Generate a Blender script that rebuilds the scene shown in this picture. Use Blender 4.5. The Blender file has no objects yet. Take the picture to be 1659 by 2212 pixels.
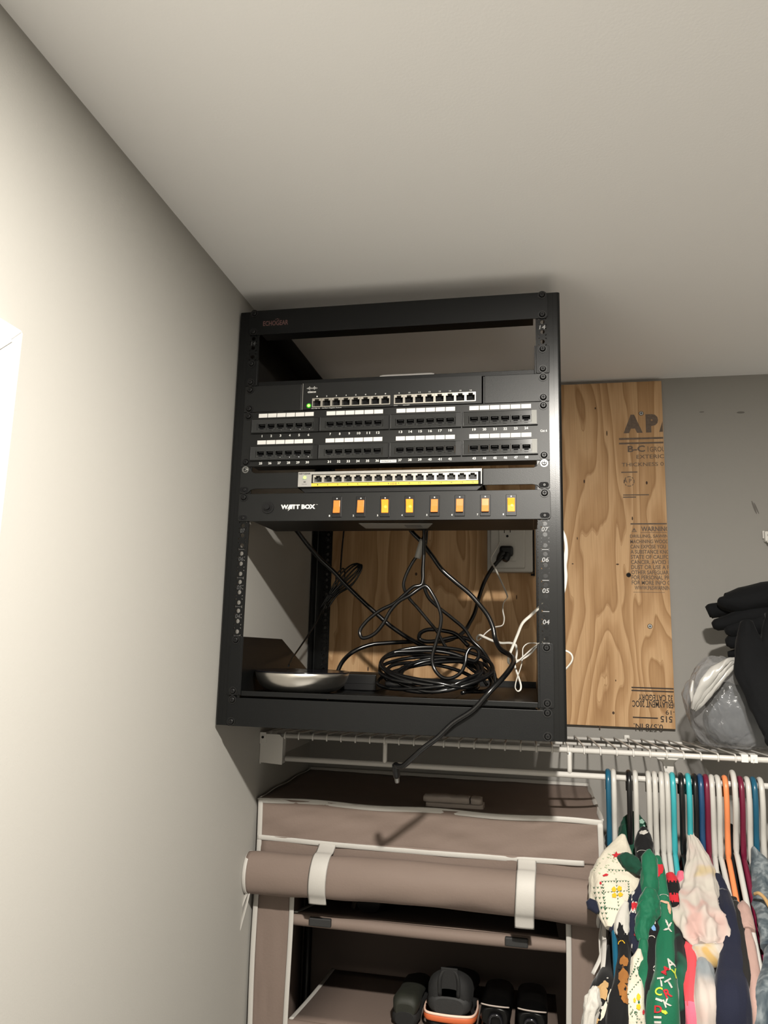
import bpy, bmesh, math, random
from mathutils import Vector, Matrix, noise
from mathutils.bvhtree import BVHTree

# ------------------------------------------------------------------ units
# Everything is written in millimetres: x to the right along the back wall, y into the
# closet, z up; the origin is the bottom centre of the equipment rack's front.
Z0 = 1690.0                       # the rack's foot stands this high above the floor
S = 0.001
scn = bpy.context.scene
col = scn.collection
CF, CX, CY, CZ, YAW, PITCH, ROLL = 1598.05, 211.79, -1087.14, 132.88, -0.1981, 0.1708, 0.0244
_fw = Vector((math.sin(YAW)*math.cos(PITCH), math.cos(YAW)*math.cos(PITCH), math.sin(PITCH)))
_r = Vector((math.cos(YAW), -math.sin(YAW), 0)); _u = _r.cross(_fw)
RT = math.cos(ROLL)*_r + math.sin(ROLL)*_u
UP = -math.sin(ROLL)*_r + math.cos(ROLL)*_u
CAM = Vector((CX, CY, CZ))

def at(px, py, y):
    """point of the plane y (mm) that the survey photo shows at pixel px, py"""
    d = _fw*CF + RT*(px-829.5) - UP*(py-1106)
    return CAM + d*((y-CY)/d.y)

def W(x, y, z):
    return Vector((x*S, y*S, (z+Z0)*S))

# ------------------------------------------------------------------ materials
def lin(c):
    return tuple((v/12.92 if v <= .04045 else ((v+.055)/1.055)**2.4) for v in c)

def mat(name, color, rough=.5, metal=0.0, spec=.5, emit=None, estr=0.0, bump=None, var=None, sheen=0, trans=0, coat=0, alpha=1):
    m = bpy.data.materials.new(name); m.use_nodes = True
    nt = m.node_tree; b = nt.nodes['Principled BSDF']
    b.inputs['Base Color'].default_value = (*color, 1)
    b.inputs['Roughness'].default_value = rough
    b.inputs['Metallic'].default_value = metal
    b.inputs['Specular IOR Level'].default_value = spec
    if emit: b.inputs['Emission Color'].default_value = (*emit, 1); b.inputs['Emission Strength'].default_value = estr
    if sheen: b.inputs['Sheen Weight'].default_value = sheen; b.inputs['Sheen Roughness'].default_value = .4
    if trans: b.inputs['Transmission Weight'].default_value = trans
    if coat: b.inputs['Coat Weight'].default_value = coat
    if alpha < 1: b.inputs['Alpha'].default_value = alpha
    tc = nt.nodes.new('ShaderNodeTexCoord')
    if var:      # (scale, amount) soft mottling of the colour
        n = nt.nodes.new('ShaderNodeTexNoise'); n.inputs['Scale'].default_value = var[0]; n.inputs['Detail'].default_value = 4
        nt.links.new(tc.outputs['Object'], n.inputs['Vector'])
        mx = nt.nodes.new('ShaderNodeMix'); mx.data_type = 'RGBA'
        mx.inputs[6].default_value = (*[c*(1-var[1]) for c in color], 1)
        mx.inputs[7].default_value = (*[min(1, c*(1+var[1])) for c in color], 1)
        nt.links.new(n.outputs['Fac'], mx.inputs[0]); nt.links.new(mx.outputs[2], b.inputs['Base Color'])
    if bump:     # (scale, strength)
        n = nt.nodes.new('ShaderNodeTexNoise'); n.inputs['Scale'].default_value = bump[0]; n.inputs['Detail'].default_value = 3
        nt.links.new(tc.outputs['Object'], n.inputs['Vector'])
        bp = nt.nodes.new('ShaderNodeBump'); bp.inputs['Strength'].default_value = bump[1]; bp.inputs['Distance'].default_value = .001
        nt.links.new(n.outputs['Fac'], bp.inputs['Height']); nt.links.new(bp.outputs['Normal'], b.inputs['Normal'])
    return m

M = {}
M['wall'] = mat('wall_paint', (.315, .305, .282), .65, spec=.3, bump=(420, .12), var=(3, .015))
M['wall_back'] = mat('shaded_wall_paint', (.245, .235, .218), .65, spec=.3, bump=(420, .12), var=(3, .015))  # same wall paint darkened; the back wall's dimness is put into its colour
M['ceiling'] = mat('ceiling_paint', (.80, .795, .79), .8, spec=.2, bump=(300, .18), var=(2, .015))
M['floor'] = mat('carpet', (.67, .67, .665), .95, bump=(500, .5))
M['trim'] = mat('trim_paint', (.60, .585, .55), .35)
M['black'] = mat('black_powder_coat', (.0024, .0027, .0028), .42, spec=.24, bump=(900, .10))
M['rail'] = mat('satin_black_rail', (.0024, .0027, .0028), .27, spec=.32, bump=(900, .06))
M['panel'] = mat('charcoal_enamel', (.0060, .0064, .0062), .43, spec=.33, bump=(1200, .08))
M['plastic'] = mat('black_plastic', (.004, .004, .0045), .38, spec=.35)
M['gloss'] = mat('glossy_black_plastic', (.006, .006, .008), .12, spec=.5)
M['cable'] = mat('black_vinyl_cable', (.0028, .0028, .003), .22, spec=.42)
M['void'] = mat('dark_socket', (.003, .003, .0035), .7, spec=.2)
M['screwblk'] = mat('black_screw', (.004, .004, .004), .42, spec=.35)
M['nickel'] = mat('nickel_screw', (.32, .32, .31), .35, metal=1)
M['tin'] = mat('tinned_port_shell', (.58, .555, .50), .32, metal=.85)
M['silver'] = mat('silver_faceplate', (.36, .35, .33), .38, metal=.25)
M['white_print'] = mat('white_print', (.62, .62, .60), .5)
M['grey_print'] = mat('grey_print', (.22, .22, .22), .5)
M['dim_print'] = mat('dim_grey_print', (.045, .045, .045), .5)
M['logo_red'] = mat('dull_red_print', (.10, .045, .04), .5)
M['dark_print'] = mat('dark_print', (.02, .02, .02), .6)
M['paper'] = mat('white_paper_label', (.68, .67, .645), .6)
M['greylabel'] = mat('grey_label', (.22, .215, .20), .4)
M['yellow'] = mat('yellow_strip', (.62, .47, .05), .5)
M['amber'] = mat('amber_rocker', (.62, .20, .035), .3, var=(400, .2))
M['amber_lit'] = mat('lit_amber_rocker', (.9, .22, .01), .3, emit=(1, .20, .01), estr=1.1)
M['amber_hot'] = mat('neon_lamp', (1, .5, .05), .3, emit=(1, .48, .03), estr=2.2)
M['led'] = mat('green_led', (.3, 1, .1), .3, emit=(.35, 1, .10), estr=2.5)
M['led_halo'] = mat('green_led_halo', (.02, .2, .01), .3, emit=(.03, .45, .01), estr=.5)  # glow around the LED, put into a faintly emissive ring
M['clear'] = mat('smoky_clear_bezel', (.018, .019, .019), .14, spec=.6)
M['bezel_end'] = mat('pale_bezel_end', (.17, .17, .155), .5)
M['chrome'] = mat('polished_steel', (.66, .63, .58), .30, metal=1)
M['outlet'] = mat('outlet_plastic', (.42, .405, .375), .35)
M['wire'] = mat('white_vinyl_wire', (.46, .445, .42), .32)
M['cord_white'] = mat('white_flat_cord', (.52, .50, .455), .35)
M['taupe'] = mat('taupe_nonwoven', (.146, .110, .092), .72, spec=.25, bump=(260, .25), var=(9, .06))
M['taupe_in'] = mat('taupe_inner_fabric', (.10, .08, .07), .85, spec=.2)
M['binding'] = mat('white_binding', (.36, .345, .32), .6, bump=(700, .2))
M['shoe'] = mat('black_shoe_knit', (.0028, .0028, .0028), .8, bump=(900, .3))
M['shoegrey'] = mat('charcoal_shoe_heel', (.011, .011, .011), .7, bump=(900, .3))
M['leather'] = mat('black_leather', (.0022, .0022, .0022), .3, spec=.3)
M['orange_sole'] = mat('orange_sole', (.50, .11, .035), .5)
M['sole_light'] = mat('pale_sole', (.70, .48, .38), .5)
M['camo'] = mat('dark_camo', (.0075, .0085, .004), .7, var=(60, .7))
M['bag'] = None
M['blackcloth'] = mat('black_cotton', (.0045, .0048, .0055), .9, spec=.15, sheen=.03, bump=(900, .25))
M['foam'] = mat('dusty_white_foam', (.36, .31, .275), .9, bump=(120, .4))

def wood():
    m = bpy.data.materials.new('plywood'); m.use_nodes = True
    nt = m.node_tree; N = nt.nodes; L = nt.links; b = N['Principled BSDF']
    tc = N.new('ShaderNodeTexCoord')
    mp = N.new('ShaderNodeMapping'); mp.inputs['Scale'].default_value = (5.2, 1.0, 1.05)
    mp.inputs['Location'].default_value = (1.4, 0, .35)
    L.new(tc.outputs['Object'], mp.inputs['Vector'])
    n1 = N.new('ShaderNodeTexNoise'); n1.inputs['Scale'].default_value = 1.25; n1.inputs['Detail'].default_value = 3.4; n1.inputs['Roughness'].default_value = .46
    n1.inputs['Distortion'].default_value = .35
    L.new(mp.outputs['Vector'], n1.inputs['Vector'])
    mul = N.new('ShaderNodeMath'); mul.operation = 'MULTIPLY'; mul.inputs[1].default_value = 15.0
    L.new(n1.outputs['Fac'], mul.inputs[0])
    fr = N.new('ShaderNodeMath'); fr.operation = 'FRACT'; L.new(mul.outputs[0], fr.inputs[0])
    rp = N.new('ShaderNodeValToRGB'); e = rp.color_ramp.elements
    e[0].position = 0; e[0].color = (.50, .325, .175, 1)
    e[1].position = 1; e[1].color = (.35, .205, .10, 1)
    for ps, c in ((.30, (.48, .305, .162, 1)), (.55, (.405, .245, .122, 1)), (.80, (.37, .22, .106, 1)), (.93, (.315, .178, .082, 1)), (.985, (.44, .275, .142, 1))):
        x = e.new(ps); x.color = c
    L.new(fr.outputs[0], rp.inputs[0])
    mp2 = N.new('ShaderNodeMapping'); mp2.inputs['Scale'].default_value = (190, 1, 5)
    L.new(tc.outputs['Object'], mp2.inputs['Vector'])
    n2 = N.new('ShaderNodeTexNoise'); n2.inputs['Scale'].default_value = 2; n2.inputs['Detail'].default_value = 3
    L.new(mp2.outputs['Vector'], n2.inputs['Vector'])
    mx = N.new('ShaderNodeMix'); mx.data_type = 'RGBA'; mx.blend_type = 'MULTIPLY'; mx.inputs[0].default_value = .35
    r2 = N.new('ShaderNodeValToRGB'); r2.color_ramp.elements[0].position = .3; r2.color_ramp.elements[0].color = (.62, .56, .5, 1)
    r2.color_ramp.elements[1].position = .6; r2.color_ramp.elements[1].color = (1, 1, 1, 1)
    L.new(n2.outputs['Fac'], r2.inputs[0]); L.new(rp.outputs[0], mx.inputs[6]); L.new(r2.outputs[0], mx.inputs[7])
    L.new(mx.outputs[2], b.inputs['Base Color'])
    b.inputs['Roughness'].default_value = .7; b.inputs['Specular IOR Level'].default_value = .25
    bp = N.new('ShaderNodeBump'); bp.inputs['Strength'].default_value = .15; bp.inputs['Distance'].default_value = .001
    L.new(n2.outputs['Fac'], bp.inputs['Height']); L.new(bp.outputs['Normal'], b.inputs['Normal'])
    return m
M['ply'] = wood()
M['stamp'] = mat('grey_ink_stamp', (.115, .082, .060), .8, var=(160, .5))
M['stamp_dark'] = mat('dark_ink_stamp', (.035, .024, .018), .8, var=(160, .4))
M['knot'] = mat('dark_knot', (.05, .025, .012), .8)

def bagmat():
    m = bpy.data.materials.new('clear_bag_film'); m.use_nodes = True
    nt = m.node_tree; N = nt.nodes; L = nt.links
    b = N['Principled BSDF']; b.inputs['Base Color'].default_value = (.36, .36, .36, 1); b.inputs['Roughness'].default_value = .16
    b.inputs['Specular IOR Level'].default_value = .8
    t = N.new('ShaderNodeBsdfTransparent'); t.inputs[0].default_value = (.93, .93, .95, 1)
    mx = N.new('ShaderNodeMixShader'); lw = N.new('ShaderNodeLayerWeight'); lw.inputs[0].default_value = .35
    rm = N.new('ShaderNodeMapRange'); rm.inputs[3].default_value = .20; rm.inputs[4].default_value = .75
    L.new(lw.outputs['Facing'], rm.inputs[0]); L.new(rm.outputs[0], mx.inputs[0])
    L.new(t.outputs[0], mx.inputs[1]); L.new(b.outputs[0], mx.inputs[2])
    n = N.new('ShaderNodeTexNoise'); n.inputs['Scale'].default_value = 17; n.inputs['Detail'].default_value = 4; n.inputs['Distortion'].default_value = 1.2
    tc = N.new('ShaderNodeTexCoord'); L.new(tc.outputs['Object'], n.inputs['Vector'])
    bp = N.new('ShaderNodeBump'); bp.inputs['Strength'].default_value = 1.0; bp.inputs['Distance'].default_value = .014
    L.new(n.outputs['Fac'], bp.inputs['Height']); L.new(bp.outputs['Normal'], b.inputs['Normal'])
    L.new(mx.outputs[0], N['Material Output'].inputs[0])
    return m
M['bag'] = bagmat()
M['bagfold'] = mat('gathered_bag_film', (.40, .39, .37), .25, bump=(60, .7), spec=.6)
M['bagfill'] = mat('blue_grey_contents', (.11, .118, .127), .8, var=(14, .25))

# ------------------------------------------------------------------ mesh builder
class MB:
    def __init__(s): s.bm = bmesh.new(); s.mi = 0
    def _tag(s, fs):
        for f in fs: f.material_index = s.mi
    def box(s, x0, x1, y0, y1, z0, z1, bev=0, seg=2):
        b = bmesh.new()
        vs = [b.verts.new(p) for p in ((x0,y0,z0),(x1,y0,z0),(x1,y1,z0),(x0,y1,z0),(x0,y0,z1),(x1,y0,z1),(x1,y1,z1),(x0,y1,z1))]
        for q in ((3,2,1,0),(4,5,6,7),(0,1,5,4),(1,2,6,5),(2,3,7,6),(3,0,4,7)): b.faces.new([vs[i] for i in q])
        if bev: bmesh.ops.bevel(b, geom=b.edges[:], offset=bev, segments=seg, affect='EDGES', profile=.5)
        s.merge(b); return s
    def merge(s, b, mtx=None):
        vm = {}
        for v in b.verts: vm[v] = s.bm.verts.new(mtx @ v.co if mtx else v.co)
        for f in b.faces:
            try:
                g = s.bm.faces.new([vm[v] for v in f.verts]); g.material_index = s.mi; g.smooth = f.smooth
            except ValueError: pass
        b.free(); return s
    def prism(s, poly, axis, a0, a1, bev=0):
        """poly of 2-D points in the plane across axis ('x': y,z  'y': x,z  'z': x,y), from a0 to a1"""
        def P(u, v, a): return {'x': (a,u,v), 'y': (u,a,v), 'z': (u,v,a)}[axis]
        b = bmesh.new()
        A = [b.verts.new(P(u,v,a0)) for u, v in poly]; B = [b.verts.new(P(u,v,a1)) for u, v in poly]
        b.faces.new(A); b.faces.new(B[::-1]); n = len(poly)
        for i in range(n): b.faces.new([A[i], B[i], B[(i+1)%n], A[(i+1)%n]])
        bmesh.ops.recalc_face_normals(b, faces=b.faces[:])
        if bev: bmesh.ops.bevel(b, geom=b.edges[:], offset=bev, segments=2, affect='EDGES', profile=.5)
        return s.merge(b)
    def disc(s, c, r, h, axis='y', n=20, r2=None, bev=0):
        """short round bar centred on c, running h along axis"""
        r2 = r if r2 is None else r2
        c = Vector(c); d = {'x': Vector((1,0,0)), 'y': Vector((0,1,0)), 'z': Vector((0,0,1))}[axis] if isinstance(axis, str) else Vector(axis).normalized()
        a = d.orthogonal().normalized(); bb = d.cross(a)
        b = bmesh.new()
        rows = [(0, r), (h, r2)] if not bev else [(0, r-bev), (bev*.35, r-bev*.35), (bev, r), (h, r2)]
        R = []
        for t, rr in rows:
            R.append([b.verts.new(c+d*t+(a*math.cos(2*math.pi*i/n)+bb*math.sin(2*math.pi*i/n))*rr) for i in range(n)])
        for k in range(len(R)-1):
            for i in range(n):
                f = b.faces.new([R[k][i], R[k][(i+1)%n], R[k+1][(i+1)%n], R[k+1][i]]); f.smooth = n > 10
        b.faces.new(R[0][::-1]); b.faces.new(R[-1])
        bmesh.ops.recalc_face_normals(b, faces=b.faces[:])
        return s.merge(b)
    def lathe(s, c, prof, n=48, axis='z'):
        """prof: (radius, height) pairs about the vertical through c"""
        b = bmesh.new(); c = Vector(c); R = []
        for r, h in prof:
            R.append([b.verts.new(c+Vector((r*math.cos(2*math.pi*i/n), r*math.sin(2*math.pi*i/n), h))) for i in range(n)])
        for k in range(len(R)-1):
            for i in range(n):
                f = b.faces.new([R[k][i], R[k][(i+1)%n], R[k+1][(i+1)%n], R[k+1][i]]); f.smooth = True
        b.faces.new(R[0][::-1]); b.faces.new(R[-1])
        bmesh.ops.recalc_face_normals(b, faces=b.faces[:])
        return s.merge(b)
    def tube(s, pts, r, n=10, closed=False, sm=6, flat=None, fold=None, caps=True, up=None):
        """smooth tube through pts. r: radius, or one per point (number or (ra, rb) ellipse); flat: ratio of the second axis;
        fold: function(t, angle) -> factor on the radius"""
        P = [Vector(p) for p in pts]
        rr = [(q if isinstance(q, tuple) else (q, q*(flat or 1))) for q in (r if isinstance(r, (list,)) else [r]*len(P))]
        Q, RQ = spline(P, rr, sm, closed)
        m = len(Q)
        b = bmesh.new(); rings = []
        T = []
        for i in range(m):
            a = Q[(i-1) % m] if (closed or i) else Q[0]; c = Q[(i+1) % m] if (closed or i < m-1) else Q[-1]
            t = (c-a); T.append(t.normalized() if t.length > 1e-9 else Vector((0,0,1)))
        nrm = None
        for i in range(m):
            t = T[i]
            if up is not None:
                u = Vector(up); u = (u - t*u.dot(t)); u = u.normalized() if u.length > 1e-6 else t.orthogonal().normalized()
            else:
                if nrm is None: u = t.orthogonal().normalized()
                else:
                    u = nrm - t*nrm.dot(t); u = u.normalized() if u.length > 1e-6 else t.orthogonal().normalized()
                nrm = u
            v = t.cross(u)
            ra, rb = RQ[i]
            ring = []
            for k in range(n):
                an = 2*math.pi*k/n; f = fold(i/(m-1), an) if fold else 1
                ring.append(b.verts.new(Q[i] + u*(math.cos(an)*ra*f) + v*(math.sin(an)*rb*f)))
            rings.append(ring)
        for i in range(m if closed else m-1):
            A = rings[i]; B = rings[(i+1) % m]; off = 0
            if closed and i == m-1:
                off = min(range(n), key=lambda o: sum((A[k].co-B[(k+o) % n].co).length for k in range(n)))
            for k in range(n):
                f = b.faces.new([A[k], A[(k+1)%n], B[(k+1+off)%n], B[(k+off)%n]]); f.smooth = True
        if not closed and caps: b.faces.new(rings[0][::-1]); b.faces.new(rings[-1])
        bmesh.ops.recalc_face_normals(b, faces=b.faces[:])
        return s.merge(b)
    def sheet(s, grid, th=0):
        """grid[i][j] of points -> smooth sheet; th: thickness along the normals"""
        b = bmesh.new()
        vs = [[b.verts.new(p) for p in row] for row in grid]
        for i in range(len(vs)-1):
            for j in range(len(vs[0])-1):
                f = b.faces.new([vs[i][j], vs[i][j+1], vs[i+1][j+1], vs[i+1][j]]); f.smooth = True
        if th:
            bmesh.ops.recalc_face_normals(b, faces=b.faces[:])
            bmesh.ops.solidify(b, geom=b.faces[:], thickness=th)
        return s.merge(b)
    def build(s, name, mats, parent=None, base=None, label=None, weld=False):
        """link as ONE mesh object; base: world mm of the object's (or its thing's) origin"""
        if base is None: base = parent['_base'] if parent else (0, 0, 0)
        if weld: bmesh.ops.remove_doubles(s.bm, verts=s.bm.verts[:], dist=.01)
        B = Vector(base)
        for v in s.bm.verts: v.co = (v.co-B)*S
        me = bpy.data.meshes.new(name); s.bm.to_mesh(me); s.bm.free()
        for m in (mats if isinstance(mats, (list, tuple)) else [mats]): me.materials.append(m)
        o = bpy.data.objects.new(name, me); col.objects.link(o)
        o['_base'] = tuple(base)
        if parent: o.parent = parent
        else: o.location = W(*base)
        if label: o['label'] = label
        return o

def spline(P, R, sm, closed):
    n = len(P); out = []; ro = []
    if sm <= 1 or n < 3: return P, R
    seg = n if closed else n-1
    for i in range(seg):
        if closed: p = [P[(i-1)%n], P[i], P[(i+1)%n], P[(i+2)%n]]; q = [R[(i-1)%n], R[i], R[(i+1)%n], R[(i+2)%n]]
        else: p = [P[max(i-1,0)], P[i], P[i+1], P[min(i+2,n-1)]]; q = [R[max(i-1,0)], R[i], R[i+1], R[min(i+2,n-1)]]
        # centripetal-like: limit tangents by chord lengths
        l0, l1, l2 = max((p[1]-p[0]).length, 1e-6), max((p[2]-p[1]).length, 1e-6), max((p[3]-p[2]).length, 1e-6)
        t1 = (p[2]-p[0])/(l0+l1)*l1 if (p[1]-p[0]).length > 1e-6 else (p[2]-p[1])
        t2 = (p[3]-p[1])/(l1+l2)*l1 if (p[3]-p[2]).length > 1e-6 else (p[2]-p[1])
        for k in range(sm):
            t = k/sm; h1 = 2*t**3-3*t*t+1; h2 = -2*t**3+3*t*t; h3 = t**3-2*t*t+t; h4 = t**3-t*t
            out.append(p[1]*h1+p[2]*h2+t1*h3+t2*h4)
            ro.append((q[1][0]+(q[2][0]-q[1][0])*t, q[1][1]+(q[2][1]-q[1][1])*t))
    if not closed: out.append(P[-1]); ro.append(R[-1])
    return out, ro

def text_bm(body, bold=0.0, shear=0.0):
    """flat lettering as a bmesh in x/y, bounding box from 0,0 to w,h"""
    cu = bpy.data.curves.new('lettering', 'FONT'); cu.body = body; cu.size = 10; cu.offset = bold; cu.shear = shear; cu.resolution_u = 3
    o = bpy.data.objects.new('lettering', cu); col.objects.link(o)
    dg = bpy.context.evaluated_depsgraph_get(); dg.update()
    me = o.evaluated_get(dg).to_mesh()
    b = bmesh.new(); b.from_mesh(me)
    o.evaluated_get(dg).to_mesh_clear(); bpy.data.objects.remove(o); bpy.data.curves.remove(cu)
    x0 = min(v.co.x for v in b.verts); x1 = max(v.co.x for v in b.verts); y0 = min(v.co.y for v in b.verts); y1 = max(v.co.y for v in b.verts)
    for v in b.verts: v.co = Vector((v.co.x-x0, v.co.y-y0, 0))
    return b, x1-x0, y1-y0

def put_text(mb, body, x0, x1, z0, z1, y, bold=0.0, shear=0.0, flip=False, keep=False, slant=0.0):
    """lettering facing -y, fitted to the rectangle x0..x1, z0..z1"""
    b, w, h = text_bm(body, bold, shear)
    sx, sz = (x1-x0)/w, (z1-z0)/h
    if keep: sx = sz
    for v in b.verts:
        u, t = v.co.x*sx, v.co.y*sz
        if flip: u, t = (x1-x0)-u, (z1-z0)-t
        v.co = Vector((x0+u, y, z0+t+slant*u))
    for f in b.faces: f.smooth = False
    bmesh.ops.recalc_face_normals(b, faces=b.faces[:])
    if sum((f.normal.y*f.calc_area() for f in b.faces)) > 0:
        bmesh.ops.reverse_faces(b, faces=b.faces[:])
    mb.merge(b); return mb

def thing(name, label, cat, base, group=None):
    o = bpy.data.objects.new(name, None); col.objects.link(o)
    o.empty_display_size = .02
    o.location = W(*base); o['_base'] = tuple(base); o['label'] = label; o['category'] = cat
    if group: o['group'] = group
    return o

def tag(o, label, cat, group=None):
    o['label'] = label; o['category'] = cat
    if group: o['group'] = group
    return o

def structure(o):
    o['kind'] = 'structure'; return o

def noisy(p, sc, amp, seed=0):
    q = Vector(p)*sc+Vector((seed*7.3, seed*3.1, seed*1.7))
    return Vector((noise.noise(q), noise.noise(q+Vector((31, 0, 0))), noise.noise(q+Vector((0, 57, 0)))))*amp

def screw(parent, x, z, y=0.0, r=4.7, m='screwblk', name='screw'):
    b = MB(); b.disc((x, y, z), r+1.6, -1.0, 'y', 24); b.disc((x, y-1.0, z), r, -2.6, 'y', 20, r2=r*.62)
    b.mi = 1; b.box(x-2.4, x+2.4, y-3.75, y-3.55, z-.55, z+.55); b.box(x-.55, x+.55, y-3.75, y-3.55, z-2.4, z+2.4)
    return b.build(name, [M[m], M['void']], parent)
# ------------------------------------------------------------------ the closet
XL, YB, ZC, XR, YF = -261.5, 515.0, 700.0, 1500.0, -1650.0
def wallbox(name, x0, x1, y0, y1, z0, z1, m):
    return structure(MB().box(x0, x1, y0, y1, z0, z1).build(name, M[m]))
wallbox('floor', XL-90, XR+90, YF-90, YB+90, -Z0-60, -Z0, 'floor')
wallbox('ceiling', XL-90, XR+90, YF-90, YB+90, ZC, ZC+60, 'ceiling')
wall_left = wallbox('wall_left', XL-80, XL, YF, YB, -Z0, ZC, 'wall')
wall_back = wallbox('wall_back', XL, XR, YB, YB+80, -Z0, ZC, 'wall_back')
wallbox('wall_right', XR, XR+80, YF, YB, -Z0, ZC, 'wall')
wallbox('wall_front', XL, XR, YF-80, YF, -Z0, ZC, 'wall')
# scuffs on the back wall
M['scuff'] = mat('grey_scuff', (.12, .11, .10), .8)
for (px, py, w, h, sl) in ((1516, 890, 5, 1.2, .2), (1600, 891, 8, 2.2, 0), (1629, 1096, 2, 14, -4), (1634, 1098, 1.4, 12, -4)):
    c = at(px, py, YB); b = MB(); n = 12
    b.prism([(c.x+math.cos(2*math.pi*i/n)*w + sl*math.sin(2*math.pi*i/n), c.z+math.sin(2*math.pi*i/n)*h) for i in range(n)], 'y', YB-.3, YB+.2)
    b.build('scuff_mark', M['scuff'], wall_back, base=wall_back['_base'])
# the doorway's casing on the left wall, its upper corner in the picture
b = MB(); y0 = -518; zt = 406; cw = 62
b.prism([(y0, zt), (y0, -Z0), (y0-cw, -Z0), (y0-cw, zt-cw)], 'x', XL-1, XL+15, bev=2)
b.prism([(y0-14, zt-16), (y0-14, -Z0), (y0-30, -Z0), (y0-30, zt-31)], 'x', XL+14, XL+17.5, bev=1)
b.prism([(y0, zt), (y0-cw, zt-cw), (y0-900, zt-cw), (y0-900-cw, zt)], 'x', XL-1, XL+15, bev=2)
b.prism([(y0-14, zt-15), (y0-30, zt-30), (y0-900, zt-30), (y0-900, zt-15)], 'x', XL+14, XL+17.5, bev=1)
b.prism([(y0-900, zt-cw), (y0-900, -Z0), (y0-900-cw, -Z0), (y0-900-cw, zt)], 'x', XL-1, XL+15, bev=2)
structure(b.build('trim_1', M['trim'], base=(XL, y0-450, -Z0)))
b = MB(); b.box(XL-1, XL+6, y0-899, y0-cw-1, -Z0+6, zt-cw-1)
dr = structure(b.build('door_1', M['trim'], base=(XL, y0-450, -Z0)))
b = MB(); b.disc((XL+6, y0-840, -Z0+960), 26, 8, 'x', 28, bev=2); b.disc((XL+14, y0-840, -Z0+960), 9, 26, 'x', 16); b.lathe((0, 0, 0), [(.1, 0), (.2, .1)], 6)
b.tube([(XL+38, y0-840, -Z0+960), (XL+44, y0-840, -Z0+960), (XL+56, y0-840, -Z0+960), (XL+66, y0-840, -Z0+960)], [10, 25, 26, 12], 20)
b.build('door_knob', M['nickel'], dr, base=dr['_base'])

# ------------------------------------------------------------------ the equipment rack
U = 44.45
rack = thing('equipment_rack', 'tall open black steel equipment rack filled with network gear against the left wall', 'equipment rack', (0, 250, 0))
ZT = 663.0
def holes():
    for u in range(15):
        for k in (6.35, 22.225, 38.1):
            if u*U+k < ZT-4: yield u*U+k
def flange(mb, xc, side, yf, yb):
    """flat rail face with real square-punched round holes; side = +1 right, -1 left; xc = hole line"""
    X = lambda q: xc+side*q
    a, c = sorted((X(-10), X(-6))); mb.box(a, c, min(yf, yb), max(yf, yb), 0, ZT)
    a, c = sorted((X(6), X(16))); mb.box(a, c, min(yf, yb), max(yf, yb), 0, ZT)
    z = 0.0; R = 3.4; n = 12
    sq = []
    for i in range(n):
        an = 2*math.pi*i/n; c_, s_ = math.cos(an), math.sin(an); k = 6/max(abs(c_), abs(s_)); sq.append((c_*k, s_*k))
    B = mb.bm
    for h in holes():
        if h-6 > z+.01:
            for y in (yf, yb):
                B.faces.new([B.verts.new(p) for p in ((xc-6, y, z), (xc+6, y, z), (xc+6, y, h-6), (xc-6, y, h-6))])
        O = [[B.verts.new((xc+u, y, h+v)) for u, v in sq] for y in (yf, yb)]
        I = [[B.verts.new((xc+R*math.cos(2*math.pi*i/n), y, h+R*math.sin(2*math.pi*i/n))) for i in range(n)] for y in (yf, yb)]
        for q in (0, 1):
            for i in range(n): B.faces.new([O[q][i], O[q][(i+1)%n], I[q][(i+1)%n], I[q][i]])
        for i in range(n): B.faces.new([I[0][i], I[0][(i+1)%n], I[1][(i+1)%n], I[1][i]])
        z = h+6
    if z < ZT:
        for y in (yf, yb): B.faces.new([B.verts.new(p) for p in ((xc-6, y, z), (xc+6, y, z), (xc+6, y, ZT), (xc-6, y, ZT))])
def post(name, side, front):
    mb = MB(); yf = 0.0 if front else 501.0; sg = 1 if front else -1
    flange(mb, side*232.5, side, yf, yf+sg*1.8)
    # rounded outer corner and side web
    pr = [(248.4, 0), (254.5, 0)] + [(254.5+4.5*math.sin(t*math.pi/12), 4.5-4.5*math.cos(t*math.pi/12)) for t in range(1, 7)]
    pr += [(259, 33), (257.2, 33), (257.2, 5)] + [(254.4+2.8*math.cos(t*math.pi/8), 4.6-2.8*math.sin(t*math.pi/8)) for t in range(1, 4)] + [(254.4, 1.8), (248.4, 1.8)]
    mb.prism([(side*x, yf+sg*y) for x, y in pr], 'z', 0, ZT)
    return mb.build(name, M['rail'], rack)
posts = [post('front_post', s, True) for s in (1, -1)] + [post('rear_post', s, False) for s in (1, -1)]
for s in (1, -1):
    for zz, nm in ((ZT, 'top'), (0, 'bottom')):
        b = MB(); d = -1 if nm == 'top' else 1
        a, c = sorted((s*258.9, s*257.1)); z0, z1 = sorted((zz, zz+d*62)); b.box(a, c, 33, 468, z0, z1)
        a, c = sorted((s*258.9, s*(208 if s < 0 else 236))); z0, z1 = sorted((zz, zz+d*1.8)); b.box(a, c, 6, 495, z0, z1)
        b.build('side_rail', M['black'], rack)
for zz in (0, 622):
    b = MB(); b.box(-219, 219, 499, 501, zz, zz+41); b.build('rear_crossbar', M['black'], rack)
def cross_plate(name, z0, z1, lip):
    b = MB()
    c = 3.5
    b.prism([(-241+c, z0), (241-c, z0), (241, z0+c), (241, z1-c), (241-c, z1), (-241+c, z1), (-241, z1-c), (-241, z0+c)], 'y', -2.0, -.05, bev=.4)
    z = z0 if lip < 0 else z1
    za, zb = (z, z+2) if lip < 0 else (z-2, z)
    b.box(-219, 219, -1, 24, za, zb, bev=.5)
    return b.build(name, M['black'], rack)
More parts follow.
